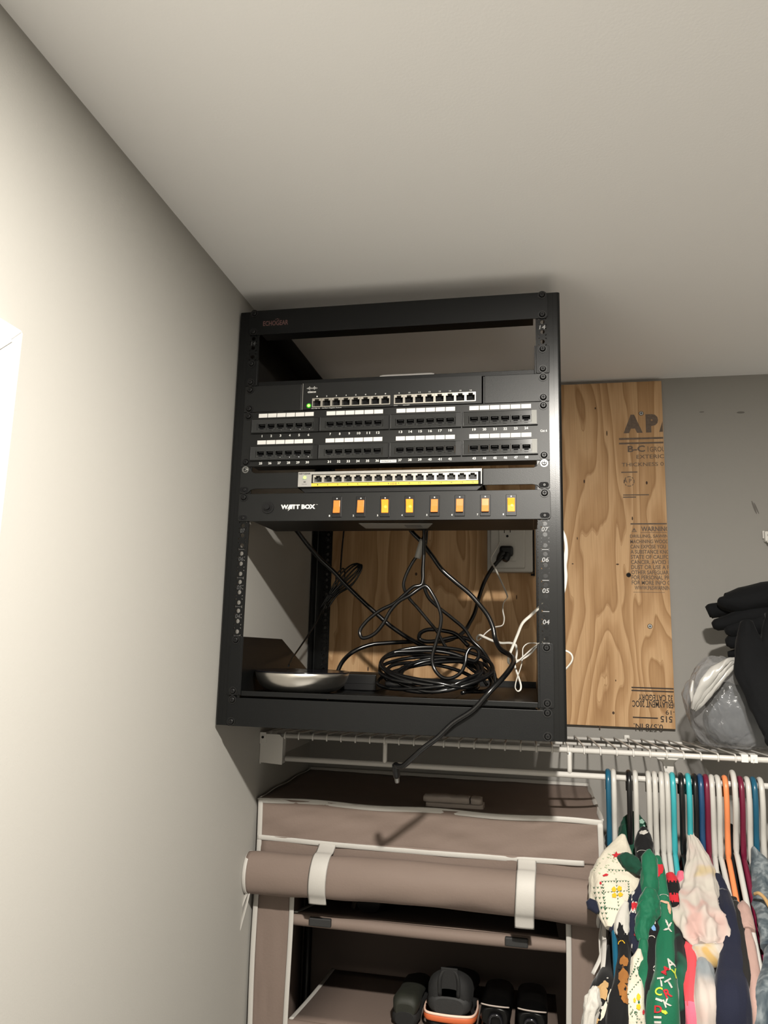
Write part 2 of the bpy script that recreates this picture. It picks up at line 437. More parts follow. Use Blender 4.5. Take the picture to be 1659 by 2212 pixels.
tp = cross_plate('top_panel', 621.5, 663.8, -1)
bp = cross_plate('bottom_panel', -.3, 41.0, 1)
b = MB(); put_text(b, 'ECHOGEAR', -216.5, -173.5, 636.2, 644.6, -2.15, bold=.12)
b.disc((-192.5, -2.05, 647.4), .9, -.12, 'y', 10); b.disc((-195, -2.05, 646.6), .7, -.12, 'y', 10); b.disc((-190, -2.05, 646.6), .7, -.12, 'y', 10)
b.build('maker_lettering', M['logo_red'], tp)
for x in (-232.5, 232.5):
    for z in (627.0, 659.0): screw(rack, x, z, -2.0)
    for z in (6.35, 38.1): screw(rack, x, z, -2.0)
# unit numbers and ticks printed on the front posts
for s, P in ((1, posts[0]), (-1, posts[1])):
    b = MB()
    for u in range(3, 8):
        z = u*U
        b.box(s*232.5-4.6, s*232.5+4.6, -.25, -.1, z-.45, z+.45)
    for u in (4, 5, 6, 7, 14):
        z = u*U
        w_ = 4.7 if s > 0 else 3.9; put_text(b, '%02d' % u, s*232.5-w_, s*232.5+w_, z-18.0, z-11.4, -.25, bold=.12, shear=.12)
    b.build('unit_numbering', M['grey_print'] if s > 0 else M['dim_print'], P)

# ------------------------------------------------------------------ vented trays
def tray(name, label, z0, units, depth, sidepoly):
    """cantilever tray with ears over a number of units above z0"""
    t = thing(name, label, 'rack tray', (0, 0, z0))
    zt = z0+units*U-.6
    d = MB(); d.box(-220, 220, .5, depth, z0+1.2, z0+3.0); d.box(-220, 220, -.8, 1.0, z0-.5, z0+6.8, bev=.6)
    for k in range(9):                     # raised stiffening ribs
        x = -176+44*k; d.box(x-10, x+10, 60, depth-60, z0+2.9, z0+3.4)
    d.box(-220, 220, depth-2, depth, z0+1.2, z0+14)
    d.build('deck', M['black'], t)
    for s in (1, -1):
        b = MB(); a, c = sorted((s*222.6, s*242.4))
        b.prism([(a+1.5, z0), (c-1.5, z0), (c, z0+1.5), (c, zt-1.5), (c-1.5, zt), (a+1.5, zt), (a, zt-1.5), (a, z0+1.5)], 'y', -2.0, -.1, bev=.4)
        b.build('mounting_ear', M['black'], t)
        b = MB(); a, c = sorted((s*220.2, s*222.4)); b.prism(sidepoly, 'x', a, c); b.build('side_wing', M['black'], t)
        for z in (z0+6.35, zt-5.75): screw(t, s*232.5, z, -2.0)
    return t
tray('rack_tray', 'empty shallow black rack tray just under the top of the rack', 12*U+.2, 1, 250,
     [(-1.8, 533.5), (-1.8, 577.5), (60, 575), (100, 571), (235, 538), (235, 533.5)])
tray('rack_tray', 'deep black rack tray at the bottom of the rack holding the cable tangle', 1*U+.2, 2, 425,
     [(-1.8, 45.0), (-1.8, 132.2), (178, 129.5), (340, 71), (423, 52), (423, 45)])
b = MB(); b.tube([(-24, 30, 549.5), (-18, 30, 550.6), (20, 30, 550.6), (58, 30, 550.6), (64, 30, 549.5)], 5.2, 12, flat=.62, up=(0, 1, 0))
b.box(-20, 60, 27, 33, 539.2, 548.5); b.box(-24, -8, 20, 50, 538.2, 540); b.box(46, 62, 20, 50, 538.2, 540)
tag(b.build('plastic_strip', mat('grey_plastic_strip', (.30, .29, .28), .5), base=(20, 30, 538.2)), 'slim pale grey plastic strip lying on the empty upper rack tray', 'strip')

# ------------------------------------------------------------------ network ports
def plate(mb, x0, x1, z0, z1, wins, ya, yb):
    """flat plate with rectangular windows (x0,x1,z0,z1)"""
    xs = sorted({x0, x1} | {v for w in wins for v in w[:2]}); zs = sorted({z0, z1} | {v for w in wins for v in w[2:]})
    for i in range(len(xs)-1):
        for j in range(len(zs)-1):
            cx, cz = (xs[i]+xs[i+1])/2, (zs[j]+zs[j+1])/2
            if not any(w[0] < cx < w[1] and w[2] < cz < w[3] for w in wins):
                mb.box(xs[i], xs[i+1], ya, yb, zs[j], zs[j+1])
def port(parent, x0, x1, z0, z1, y, shell, name='port', fx=1.6, fz=1.6, latch='up', depth=11, tabs=True):
    """one modular jack: a shell frame round a stepped opening and a dark recess with contacts"""
    b = MB(); ax0, ax1, az0, az1 = x0+fx, x1-fx, z0+fz, z1-fz; w = ax1-ax0; h = az1-az0
    up = latch == 'up'
    za, zb = (az0, az1-h*.24) if up else (az0+h*.24, az1)
    plate(b, x0, x1, z0, z1, [(ax0, ax1, az0, az1)], y, y+depth)
    st = w*.22
    if up:
        b.box(ax0, ax0+st, y+.15, y+2.5, zb, az1); b.box(ax1-st, ax1, y+.15, y+2.5, zb, az1)
    else:
        b.box(ax0, ax0+st, y+.15, y+2.5, az0, za); b.box(ax1-st, ax1, y+.15, y+2.5, az0, za)
    b.mi = 1
    b.box(ax0, ax1, y+depth-1, y+depth, az0, az1)
    if tabs:
        b.mi = 2
        for k in range(8):
            x = ax0+w*(.18+.64*k/7); zz = za+.3 if up else zb-1.3
            b.box(x-.22, x+.22, y+3, y+depth-1, zz, zz+1.0)
    return b.build(name, [shell, M['void'], M['dim_print']], parent)

# ------------------------------------------------------------------ 16-port switch at the top
sw = thing('network_switch', 'black sixteen port network switch with green light below the upper tray', 'network switch', (0, 60, 11*U))
b = MB(); wins = [(-126.6, .2, 492.6, 508.2), (5.6, 132.6, 492.6, 508.6)]
plate(b, -142, 141, 489.6, 533.3, wins, -4, -1); b.box(-142, 141, 12, 180, 489.6, 533.3); b.box(-142, -139, -1, 12, 489.6, 533.3); b.box(138, 141, -1, 12, 489.6, 533.3)
b.box(-139, 138, -1, 12, 531, 533.3); b.box(-139, 138, -1, 12, 489.6, 491)
b.build('housing', M['panel'], sw)
b = MB(); b.box(-142.8, -142.0, -4.6, 8, 489.6, 533.0); b.build('lit_edge_strip', M['greylabel'], sw)  # pale strip: light on the housing's left edge put into the colour
for s in (1, -1):
    b = MB(); a, c = sorted((s*145.5, s*241.2)); b.prism([(a, 489.5), (c, 489.5), (c, 533.2), (a, 533.2)], 'y', -2, -.1, bev=.5)
    a, c = sorted((s*143.2, s*145.4)); b.box(a, c, -.5, 60, 490, 532.5)
    b.build('mounting_ear', M['panel'], sw)
    for z in (495.3, 527.0): screw(sw, s*232.5, z, -2.0, r=5.0)
for x0, x1, z0, dz in ((-126.4, 0, 493.0, 14.6), (5.8, 132.4, 493.0, 14.9)):
    bank = MB(); bank.box(x0, x1, 11, 11.8, z0, z0+dz); bank = bank.build('port_bank', M['void'], sw)
    pw = (x1-x0)/8
    for k in range(8): port(bank, x0+k*pw+.12, x0+(k+1)*pw-.12, z0, z0+dz, -4.6, M['tin'], fx=1.5, fz=1.35)
b = MB()
put_text(b, 'cisco', -134.3, -120.6, 517.0, 520.6, -4.15, bold=.25)
for k, h in enumerate((1.3, 2.6, 5.2, 2.6, 1.3, 2.6, 5.2, 2.6, 1.3)):
    x = -135.4+k*2.0; zc = 524.6; b.box(x-.38, x+.38, -4.2, -4.05, zc-h/2+h*.1, zc+h/2+h*.1)
b.build('maker_logo', M['white_print'], sw)
b = MB(); put_text(b, 'SG100-16   16-Port Gigabit Switch', -127, -78, 489.9, 491.9, -4.15, bold=.05)
for k in range(16):
    x = (-118.5+15.8*k) if k < 8 else (13.7+15.8*(k-8)); put_text(b, str(k+1), x-1.0, x+1.0+(.8 if k > 8 else 0), 509.6, 511.8, -4.15, bold=.1)
put_text(b, 'LINK/ACT', 5.8, 12, 490.2, 491.4, -4.15); put_text(b, 'GIGABIT', 20, 31, 490.3, 491.7, -4.15)
b.build('printed_text', M['white_print'], sw)
b = MB(); b.disc((-131.6, -4.05, 496), 2.2, -.9, 'y', 20, bev=.4); b.mi = 1; b.disc((-131.6, -3.95, 496), 3.9, -.4, 'y', 20)
b.build('status_light', [M['led'], M['led_halo']], sw)

# ------------------------------------------------------------------ 48-port patch panel
pp = thing('patch_panel', 'black forty eight port patch panel with white label tags in two rows', 'patch panel', (0, 20, 9*U))
GX = [(-215.6, -122.9), (-102.7, -10.9), (9.4, 101.2), (122.0, 214.9)]
BX = [(-225.5, -113.5), (-112.5, -1.0), (.6, 110.4), (112.5, 224.0)]
ROWS = [(479.3, 485.9, 453.0, 477.0), (435.0, 441.6, 408.2, 432.4)]
wins = []
for _, _, z0, z1 in ROWS:
    for (g0, g1) in GX:
        wins.append((g0-.4, g1+.4, z0+4.6, z0+16.0))
b = MB(); plate(b, -241.0, 241.0, 399.4, 488.6, wins, -2.2, -.1); b.box(-221.5, 221.5, -1, 26, 399.0, 400.8, bev=.4); b.box(-221.5, 221.5, -1, 26, 487, 488.6)
panel = b.build('panel', M['panel'], pp)
for (zt0, zt1, z0, z1) in ROWS:
    for gi, (g0, g1) in enumerate(GX):
        bx0, bx1 = BX[gi]
        mod = MB(); bez = .9
        plate(mod, bx0, bx1, z0, z1, [(g0-.4, g1+.4, z0+4.6, z0+16.0)], -5.4, -2.3)
        mod.mi = 1
        plate(mod, bx0, bx1, z0, z1, [(bx0+1.2, bx1-1.2, z0+1.2, z1-1.2)], -6.4, -5.4)
        if gi == 3: mod.mi = 2; mod.box(bx1-9, bx1-1.4, -5.9, -5.4, z0+1.4, z1-1.4)
        else: mod.mi = 1; mod.box(bx1-8, bx1-1.4, -5.7, -5.4, z0+1.4, z1-1.4)
        mod = mod.build('jack_module', [M['clear'], M['panel'], M['bezel_end']], pp)
        pw = (g1-g0)/6
        for k in range(6):
            x0 = g0+k*pw+.25; x1 = g0+(k+1)*pw-.25
            pt = port(mod, x0, x1, z0+4.7, z0+15.9, -5.6, M['clear'], name='jack', fx=1.6, fz=1.3, latch='down', depth=10)
            q = MB(); q.box((x0+x1)/2-2.6, (x0+x1)/2+2.6, -6.3, -5.4, z0+3.2, z0+4.5, bev=.2); q.build('latch_tab', M['clear'], mod)
for ri, (zt0, zt1, z0, z1) in enumerate(ROWS):
    for g0, g1 in GX:
        pw = (g1-g0)/6
        for k in range(6):
            q = MB(); q.box(g0+k*pw+.5, g0+(k+1)*pw-.5, -2.75, -2.1, zt0, zt1, bev=.15); q.build('label_tag', M['paper'], pp)
for ri in range(2):
    zc = 448.8 if ri == 0 else 404.2
    for gi, (g0, g1) in enumerate(GX):
        pw = (g1-g0)/6; b = MB()
        for k in range(6):
            n = ri*24+gi*6+k+1; xc = g0+(k+.5)*pw; w = 1.3 if n < 10 else 2.7
            if n == 1: w = .5
            put_text(b, str(n), xc-w, xc+w, zc-1.9, zc+1.9, -2.35, bold=.25)
        b.build('port_numbering', M['white_print'], pp)
b = MB(); put_text(b, 'Cat 6', 227.6, 237.4, 442.2, 445.6, -2.35, bold=.2); b.build('category_mark', M['white_print'], pp)
b = MB(); b.box(-14, 11.4, -2.6, -2.2, 400.6, 405.0); b.mi = 1; put_text(b, 'WIREPATH', -12.4, 9.8, 401.8, 403.8, -2.7, bold=.2)
b.build('maker_plate', [M['paper'], M['dark_print']], pp)
for s in (1, -1):
    for z in (406.4, 482.6): screw(pp, s*232.5, z, -2.2, r=5.0)

def stadium(x, z, w, h):
    return [(x+(w-h)*(1 if math.cos(a) > 0 else -1)+h*math.cos(a), z+h*math.sin(a)) for a in [2*math.pi*(i+.5)/20 for i in range(20)]]
# ------------------------------------------------------------------ silver-faced 16-port switch
ns = thing('network_switch', 'slim silver faced sixteen port switch with yellow number strip above the power conditioner', 'network switch', (0, 60, 8*U))
b = MB(); b.prism([(-143.5, 364.4), (-134, 355.6), (134, 355.6), (142, 362)] + [(142, 387.8), (-143.5, 387.8)], 'y', 1.0, 120, bev=.8)
b.box(-143.5, -141.5, -5, 1.2, 364.4, 387.8); b.box(140, 142, -5, 1.2, 364.4, 387.8)
b.build('housing', M['plastic'], ns)
b = MB(); plate(b, -143.2, 141.6, 364.3, 387.6, [(-121.5, 140.2, 364.2, 383.6)], -6.2, -3.8); 
b.build('faceplate', M['silver'], ns)
b = MB(); plate(b, -121.6, 140.3, 364.2, 383.7, [(-119.2, 136.0, 370.2, 382.6)], -4.6, -3.6); b.build('port_surround', M['void'], ns)
bank = MB(); bank.box(-119.2, 136, 6, 6.8, 370.2, 382.6); bank = bank.build('port_bank', M['void'], ns)
pw = (136+119.2)/16
for k in range(16): port(bank, -119.2+k*pw+.1, -119.2+(k+1)*pw-.1, 370.2, 382.6, -5.6, M['tin'], fx=1.7, fz=1.1, depth=10.5)
b = MB(); b.box(-122.2, 136.4, -5.7, -4.5, 364.4, 369.6, bev=.2); b.mi = 1
for k in range(16):
    x = -119.2+(k+.5)*pw; put_text(b, str(k+1), x-(.8 if k < 9 else 1.7)*.9, x+(.8 if k < 9 else 1.7)*.9, 366.0, 368.3, -5.8, bold=.15)
put_text(b, '10/100/1000', 3.2, 13.5, 365.0, 368.6, -5.8)
b.build('number_strip', [M['yellow'], M['dark_print']], ns)
b = MB(); put_text(b, 'NETGEAR', -142.2, -123.2, 383.4, 386.2, -6.3, bold=.35)
put_text(b, 'Power', -135.6, -129.4, 374.6, 375.7, -6.3); b.box(-134.2, -130.6, -6.35, -6.25, 371.0, 372.4); put_text(b, 'PoE Max', -136.8, -128.2, 367.6, 368.8, -6.3)
b.build('printed_text', M['dark_print'], ns)
b = MB(); put_text(b, '16-Port Gigabit', -118, -101, 385.0, 386.2, -6.3); put_text(b, 'PoE Smart Switch', -99, -82, 385.0, 386.2, -6.3); put_text(b, 'Left LED', -66, -53, 385.0, 386.2, -6.3); put_text(b, 'Link', -50, -42, 385.0, 386.2, -6.3)
put_text(b, 'GS116LP', 119, 139, 384.2, 386.4, -6.3)
b.build('fine_print', M['grey_print'], ns)
b = MB(); b.disc((-132.4, -6.1, 378.8), 2.3, -.9, 'y', 18, bev=.4); b.build('status_light', M['led'], ns)
for s in (1, -1):
    P = [(143.6, 363.0), (215, 363.0), (222, 361.5), (226.5, 357.2), (229, 356.2), (238.6, 356.2), (240.6, 358.2), (240.6, 397.6), (238.6, 399.0), (228, 399.0), (225, 396), (222, 390.5), (217, 388.3), (143.6, 388.3)]
    b = MB(); b.prism([(s*x, z) for x, z in P], 'y', -2.2, -.1, bev=.4)
    a, c = sorted((s*143.0, s*145.4)); b.box(a, c, -1, 60, 363.5, 387.5)
    b.build('mounting_bracket', M['panel'], ns)
    screw(ns, s*232.5, 394.2, -2.2, r=4.0, m='nickel', name='silver_screw')
    b = MB(); b.prism(stadium(s*232.5-.8, 361.9, 7.2, 4.2), 'y', -2.5, -2.1)
    b.mi = 1; b.disc((s*232.5, -2.45, 361.9), 3.2, -.5, 'y', 14, r2=2)
    b.build('slotted_hole', [M['void'], M['screwblk']], ns)

# ------------------------------------------------------------------ power conditioner
pc = thing('power_conditioner', 'black rack power conditioner with eight amber rocker switches', 'power conditioner', (0, 50, 7*U))
b = MB(); r = 4
SX = [-79.8+37.75*k for k in range(8)]
b.prism([(-241+r, 310.9), (241-r, 310.9), (239.8, 312), (241, 310.9+r), (241, 354.9-r), (239.8, 353.8), (241-r, 354.9), (-241+r, 354.9), (-239.8, 353.8), (-241, 354.9-r), (-241, 310.9+r), (-239.8, 312)], 'y', -2.6, -.1, bev=.5)
b.build('faceplate', M['panel'], pc)
b = MB(); b.box(-217, 217, 0, 107, 311.0, 352.5, bev=.8); b.box(217, 222.2, 3, 100, 311.4, 314); b.build('housing', M['black'], pc)
for k, x in enumerate(SX):
    b = MB(); b.box(x-7.6, x+7.6, -4.2, -2.5, 316.2, 348.0, bev=.5); b.mi = 1; b.disc((x, -4.1, 345.0), 1.0, -.5, 'y', 12)
    sx = b.build('rocker_housing', [M['plastic'], M['white_print']], pc)
    on = k in (2, 3, 7); b = MB()
    yt, yb_ = (-5.0, -8.2) if not on else (-8.0, -5.2)
    b.prism([(-4.0, 322.2), (yb_, 322.2), (-5.6, 332.0), (yt, 342.2), (-4.0, 342.2)], 'x', x-5.3, x+5.3, bev=.5)
    rk = b.build('rocker', M['amber_lit'] if on else M['amber'], sx, label='lit orange rocker' if on else None)
    if on:
        b = MB(); b.disc((x+1.2, -5.9, 331.0), 2.0, -.9, 'y', 14, bev=.5); b.build('glow_lamp', M['amber_hot'], sx)
b = MB(); put_text(b, 'WATT BOX', -170.4, -114.6, 329.6, 336.9, -2.75, bold=.55, keep=False)
b.prism([(-154.0, 336.9), (-148.5, 336.9), (-152.5, 333.4), (-150.2, 333.4), (-159.0, 326.6), (-155.4, 332.2), (-157.4, 332.2)], 'y', -2.9, -2.6)
put_text(b, 'TM', -113.6, -110.8, 336.0, 337.0, -2.75)
for k, x in enumerate(SX): put_text(b, str(k+1), x-12.4, x-10.6, 317.2, 319.9, -2.75, bold=.25)
b.build('maker_logo', M['white_print'], pc)
b = MB(); b.disc((-191.5, -2.5, 332.5), 9.6, -1.6, 'y', 28, bev=.6); b.disc((-191.5, -4.0, 332.5), 6.4, -1.0, 'y', 24); b.disc((-191.5, -5.0, 332.5), 4.0, -4.5, 'y', 20, bev=.8)
b.build('breaker_button', M['plastic'], pc)
b = MB(); b.prism([(-51, 24), (64, 31), (50, 79), (-51, 76)], 'z', 310.4, 310.9); b.mi = 1
for y in (40, 48, 56, 64): b.box(18, 44, y, y+3, 310.2, 310.4)
b.build('rating_label', [M['greylabel'], M['dim_print']], pc)
for s in (1, -1):
    screw(pc, s*232.5, 349.4, -2.6, r=5.0)
    b = MB(); b.prism(stadium(s*232.5, 316.6, 7.0, 4.0), 'y', -2.9, -2.5); b.mi = 1; b.disc((s*232.5, -2.85, 316.6), 3.0, -.5, 'y', 14, r2=2)
    b.build('slotted_hole', [M['void'], M['screwblk']], pc)

# ------------------------------------------------------------------ plywood backer, outlet
PX0, PX1, PZ0, PZ1, PY = -226.0, 488.5, -27.0, 691.0, 503.0
ply = thing('plywood_panel', 'unpainted plywood board with ink stamps screwed to the back wall behind the rack', 'plywood board', (130, 509, -27))
b = MB(); b.box(PX0, PX1, PY, YB-.2, PZ0, PZ1, bev=.6); b.build('board', M['ply'], ply)
def stamp_area(lines, name, m):
    b = MB()
    for L_ in lines:
        k = L_[0]
        if k == 'bar':
            p, q = at(L_[1], L_[3], PY), at(L_[2], L_[3], PY); h = L_[4]; b.box(p.x, q.x, PY-.25, PY-.1, (p.z+q.z)/2-h/2, (p.z+q.z)/2+h/2)
        elif k == 'ring':
            c = at(L_[1], L_[2], PY); R = L_[3]; n = 32
            for i in range(n):
                if L_[4] and i % 8 in L_[4]: continue
                a0, a1 = 2*math.pi*i/n, 2*math.pi*(i+1)/n
                vs = [b.bm.verts.new((c.x+rr*math.cos(a), PY-.2, c.z+rr*math.sin(a))) for rr, a in ((R, a0), (R, a1), (R-1.6, a1), (R-1.6, a0))]; b.bm.faces.new(vs)
        elif k == 'tri':
            c = at(L_[1], L_[2], PY); R = L_[3]
            for i in range(3):
                a0, a1 = math.pi/2+2*math.pi*i/3, math.pi/2+2*math.pi*(i+1)/3
                vs = [b.bm.verts.new((c.x+rr*math.cos(a), PY-.2, c.z+rr*math.sin(a))) for rr, a in ((R, a0), (R, a1), (R-2.6, a1), (R-2.6, a0))]; b.bm.faces.new(vs)
            b.box(c.x-.8, c.x+.8, PY-.25, PY-.1, c.z-.5, c.z+4); b.box(c.x-.8, c.x+.8, PY-.25, PY-.1, c.z-2.6, c.z-1.4)
        else:
            _, s_, x0, x1, y0, y1, bold, flip = L_
            p, q = at(x0, y1, PY), at(x1, y0, PY)
            put_text(b, s_, p.x, q.x, min(p.z, q.z), max(p.z, q.z), PY-.2, bold=bold, flip=flip)
    g = b.bm.verts[:]+b.bm.edges[:]+b.bm.faces[:]
    bmesh.ops.bisect_plane(b.bm, geom=g, plane_co=(PX1-1, 0, 0), plane_no=(1, 0, 0), clear_outer=True)
    return b.build(name, m, ply)
stamp_area([('t', 'A P', 1347, 1421, 894, 936, .75, False), ('t', 'A', 1424, 1458, 890, 933, .75, False), ('bar', 1337, 1440, 947, 4), ('bar', 1337, 1440, 957, 3.6),
            ('t', 'B-C', 1356, 1393, 962, 977, .3, False), ('t', 'GROUP 1', 1404, 1451, 964, 976, .05, False), ('bar', 1399, 1400.4, 970, 12), ('t', 'EXTERIOR', 1375, 1447, 981, 991, .08, False),
            ('t', 'THICKNESS 0.578 IN', 1343, 1480, 997, 1008, .05, False), ('bar', 1342, 1377, 1020, 2.4), ('ring', 1359, 1040, 11, (2, 5)),
            ('t', 'A P', 1347, 1364, 1034, 1043, .1, False), ('bar', 1346, 1402, 1069, 2.2), ('bar', 1346, 1374, 1074, 2.4)], 'grade_stamp', M['stamp'])
wl = ['DRILLING, SAWING, SANDING OR', 'MACHINING WOOD PRODUCTS', 'CAN EXPOSE YOU TO WOOD DUST', 'A SUBSTANCE KNOWN TO THE', 'STATE OF CALIFORNIA TO CAUSE', 'CANCER. AVOID INHALING', 'DUST OR USE A RESPIRATOR', 'OTHER SAFEGUARDS', 'FOR PERSONAL PROTECTION', 'FOR MORE INFO GO TO', 'WWW.P65WARNINGS']
L_ = [('bar', 1362, 1452, 1131.5, 3), ('tri', 1370, 1146, 6), ('t', 'WARNING', 1385, 1446, 1137, 1148, .28, False), ('bar', 1384, 1452, 1150.5, .8)]
for k, s_ in enumerate(wl):
    y = 1158.5+11.15*k; x0 = 1361+.42*k + (6 if k == 10 else 0); n = len(s_)
    L_.append(('t', s_, x0, x0+n*5.75, y-4.2, y+4.2, .22, False))
L_.append(('bar', 1368, 1436, 1279.5, .8))
stamp_area(L_, 'warning_stamp', M['stamp'])
stamp_area([('bar', 1364, 1460, 1486.5, 2.6), ('bar', 1364, 1460, 1493, 2.6), ('t', '32 CATEGORY', 1379, 1453, 1502, 1513, .2, True), ('t', 'UNDERLAYMENT 20OC', 1366, 1478, 1517, 1527, .22, True),
            ('t', 'PS 1-19', 1438, 1486, 1536, 1544, .1, True), ('bar', 1367, 1421, 1550.5, 2.6), ('t', 'L 515', 1427, 1466, 1548, 1560, .2, True), ('t', '0.578 IN.', 1369, 1432, 1565, 1574, .15, True)], 'inverted_stamp', M['stamp_dark'])
for px, py in ((1385, 893), (1404, 1353), (1358, 1242)):
    c = at(px, py, PY); b = MB(); b.disc((c.x, PY, c.z), 5.0, -.9, 'y', 20, r2=3.6); b.mi = 1; b.box(c.x-2.6, c.x+2.6, PY-1.2, PY-.85, c.z-.6, c.z+.6); b.box(c.x-.6, c.x+.6, PY-1.2, PY-.85, c.z-2.6, c.z+2.6)
    if py == 1242: b.disc((c.x, PY-.6, c.z), 4.0, -.5, 'y', 14)
    b.build('screw', [M['nickel'], M['void']], ply)
random.seed(4)
for px, py, w, h in ((1286, 882, 1.6, 2.4), (1311, 936, 1.2, 6), (1262, 1040, 1.6, 4), (1397, 1043, 2, 3.6), (1237, 1218, 2, 1.2), (1334, 1219, 3, 1.6), (1325, 1540, 2.4, 3), (899, 1240, 2.6, 3.4), (1296, 1570, 1.6, 2.5), (1247, 1163, 1, 3), (1330, 1470, 1, 2), (1366, 1120, 1.4, 4), (795, 1445, 1.6, 5), (1116, 1290, 1.0, 5)):
    c = at(px, py, PY); n = 10; b = MB()
    b.prism([(c.x+w*math.cos(2*math.pi*i/n), c.z+h*math.sin(2*math.pi*i/n)) for i in range(n)], 'y', PY-.15, PY+.1); b.build('knot', M['knot'], ply)

ol = thing('wall_outlet', 'pale surface mounted power outlet on the plywood behind the rack', 'power outlet', (169, 503, 278))
b = MB(); b.box(122, 216, 474, 502.6, 278, 398, bev=3); b.build('surface_box', M['outlet'], ol)
b = MB(); b.box(129, 200, 469, 474.2, 285, 391, bev=2.2); b.build('cover_plate', M['outlet'], ol)
b = MB(); b.box(147, 182, 467, 469.2, 300, 384, bev=.8); b.mi = 1
for zz in (322, 360):
    b.box(157.2, 158.8, 466.8, 467.2, zz-1, zz+8); b.box(169.4, 171.0, 466.8, 467.2, zz, zz+8); b.disc((164.2, 467.1, zz-7.5), 2.7, -.3, 'y', 12)
b.build('receptacle', [M['outlet'], M['void']], ol)
b = MB(); b.box(217.2, 220.2, 494, 502.6, 274, 398); b.box(212, 220.2, 494, 502.6, 272.5, 276.5); b.build('gap_strip', M['void'], ol)  # dark strip standing in for the gap beside the box
# ------------------------------------------------------------------ loose things on the bottom tray
DECK = 48.2
b = MB(); c = (-145.5, 67, DECK)
b.lathe(c, [(r*.845, h) for r, h in ((.5, 0), (52, 0), (60, 2), (70, 5.5), (78, 11), (83, 17.5), (86.3, 25), (88, 31.5), (86.5, 32.2), (82, 30.5), (60, 25), (.5, 22))], 72)
dish = b.build('metal_dish', M['chrome'], base=c); tag(dish, 'shiny round steel dish lying on the left of the bottom rack tray', 'dish')
b = MB(); b.lathe((c[0], c[1], DECK+31.6), [(71.2, 0), (74.6, -.4), (75.2, .5), (74.6, 1.4), (71.2, 1)], 72); b.build('rim', M['gloss'], dish, base=c)
b = MB(); b.box(-110, -42, 146, 240, DECK+.1, 75.0, bev=1.6); b.box(-108, -44, 145.2, 147, 60, 61, bev=.2)
tag(b.build('adapter_box', M['plastic'], base=(-76, 190, DECK)), 'flat black plastic box beside the steel dish on the bottom tray', 'box')

# ------------------------------------------------------------------ cords
def cord(name, label, pts, r, m='cable', cat='cable', group=None, sm=7, n=12, flat=None):
    P = [at(*p) if not isinstance(p, Vector) else p for p in pts]
    P = [Vector((p.x, p.y, max(p.z, DECK+r*.9) if (0 < p.y < 420 and p.z > 20) else p.z)) for p in P]
    b = MB(); b.tube(P, r, n, sm=sm, flat=flat)
    o = b.build(name, M[m], base=tuple(P[0]))
    return tag(o, label, cat, group), P
# from the outlet to the black box
o, P = cord('power_cable', 'thick black cord plugged into the wall outlet and running down to the tray', [(1091,1199,455),(1082,1206,446),(1063,1228,430),(1046,1258,410),(1035,1290,395),(1025,1325,375),(1015,1345,365),(1003,1364,350),(984,1377,335),(960,1385,320),(934,1386,310),(900,1386,300),(868,1387,290),(835,1389,280),(800,1393,270),(763,1408,260),(741,1428,262),(730,1450,260),(727,1470,256)], 3.9, cat='power cord')
b = MB(); q = at(1094, 1193, 460)
b.box(q.x-14, q.x+14, 449, 466.6, q.z-9, q.z+13, bev=5); b.tube([(q.x+2, 456, q.z-4), (q.x-1, 452, q.z-14), (q.x-3, 450, q.z-19)], [9, 8, 5.5], 12)
b.tube([(q.x-6, 455, q.z-2), (q.x-12, 452, q.z-8), at(1076, 1212, 442)], [8, 6.5, 4.6], 12)
b.build('plug', M['plastic'], o)
cord('power_cable', 'thick black cord crossing down to the right from behind the power conditioner', [(618,1122,215),(643,1149,240),(667,1180,255),(691,1207,270),(722,1236,280),(744,1260,285),(788,1303,290),(826,1337,290),(842,1351,290),(878,1376,285),(910,1393,270),(934,1403,260),(965,1408,250),(999,1420,240),(1035,1441,225),(1058,1458,215),(1078,1474,205)], 4.2, cat='power cord')
o, P = cord('power_cable', 'thick black cord hanging out over the rack front with its metal tip down', [(880,1132,150),(890,1149,150),(910,1170,150),(934,1202,150),(955,1231,150),(984,1257,150),(1013,1281,148),(1035,1305,145),(1054,1330,140),(1065,1356,135),(1070,1381,130),(1081,1402,118),(1098,1413,100),(1108,1422,75),(1108,1434,50),(1091,1459,14),(1057,1495,-7),(1023,1533,-8),(979,1562,-8.5),(946,1593,-8.5),(914,1617,-7),(886,1642,-2),(870,1655,3),(860,1655,8),(855,1652,13),(854,1656,18)], 3.9, cat='power cord', sm=8)
b = MB(); b.tube([at(854,1652,15), at(855,1662,19), at(857,1677,27)], [4.8, 5.6, 5.2], 14, sm=4); b.build('connector', M['plastic'], o)
b = MB(); b.tube([at(857,1676,27), at(857.6,1684,31), at(858,1690,33)], [3.9, 3.8, 3.2], 14, sm=3); b.build('metal_tip', M['nickel'], o, label='metal connector tip')
o, P = cord('power_cable', 'slim black cord with a pale paper tag hanging from the power conditioner', [(919,1138,120),(917,1152,120),(911,1172,120),(902,1198,120),(890,1217,120),(877,1243,120),(872,1266,120),(883,1291,125),(902,1313,130),(926,1342,135),(944,1364,140),(960,1393,145),(979,1417,150),(999,1430,150),(1020,1447,150),(1040,1462,150),(1052,1480,145)], 2.7, cat='power cord')
a, c = at(914, 1166, 115), at(902, 1206, 115)
b = MB(); b.tube([a, (a+c)/2+Vector((-.5, 0, 0)), c], [(5.4, 3.6)]*3, 16, sm=4, up=(1, 0, 0)); b.build('paper_tag', M['greylabel'], o, label='pale paper tag')
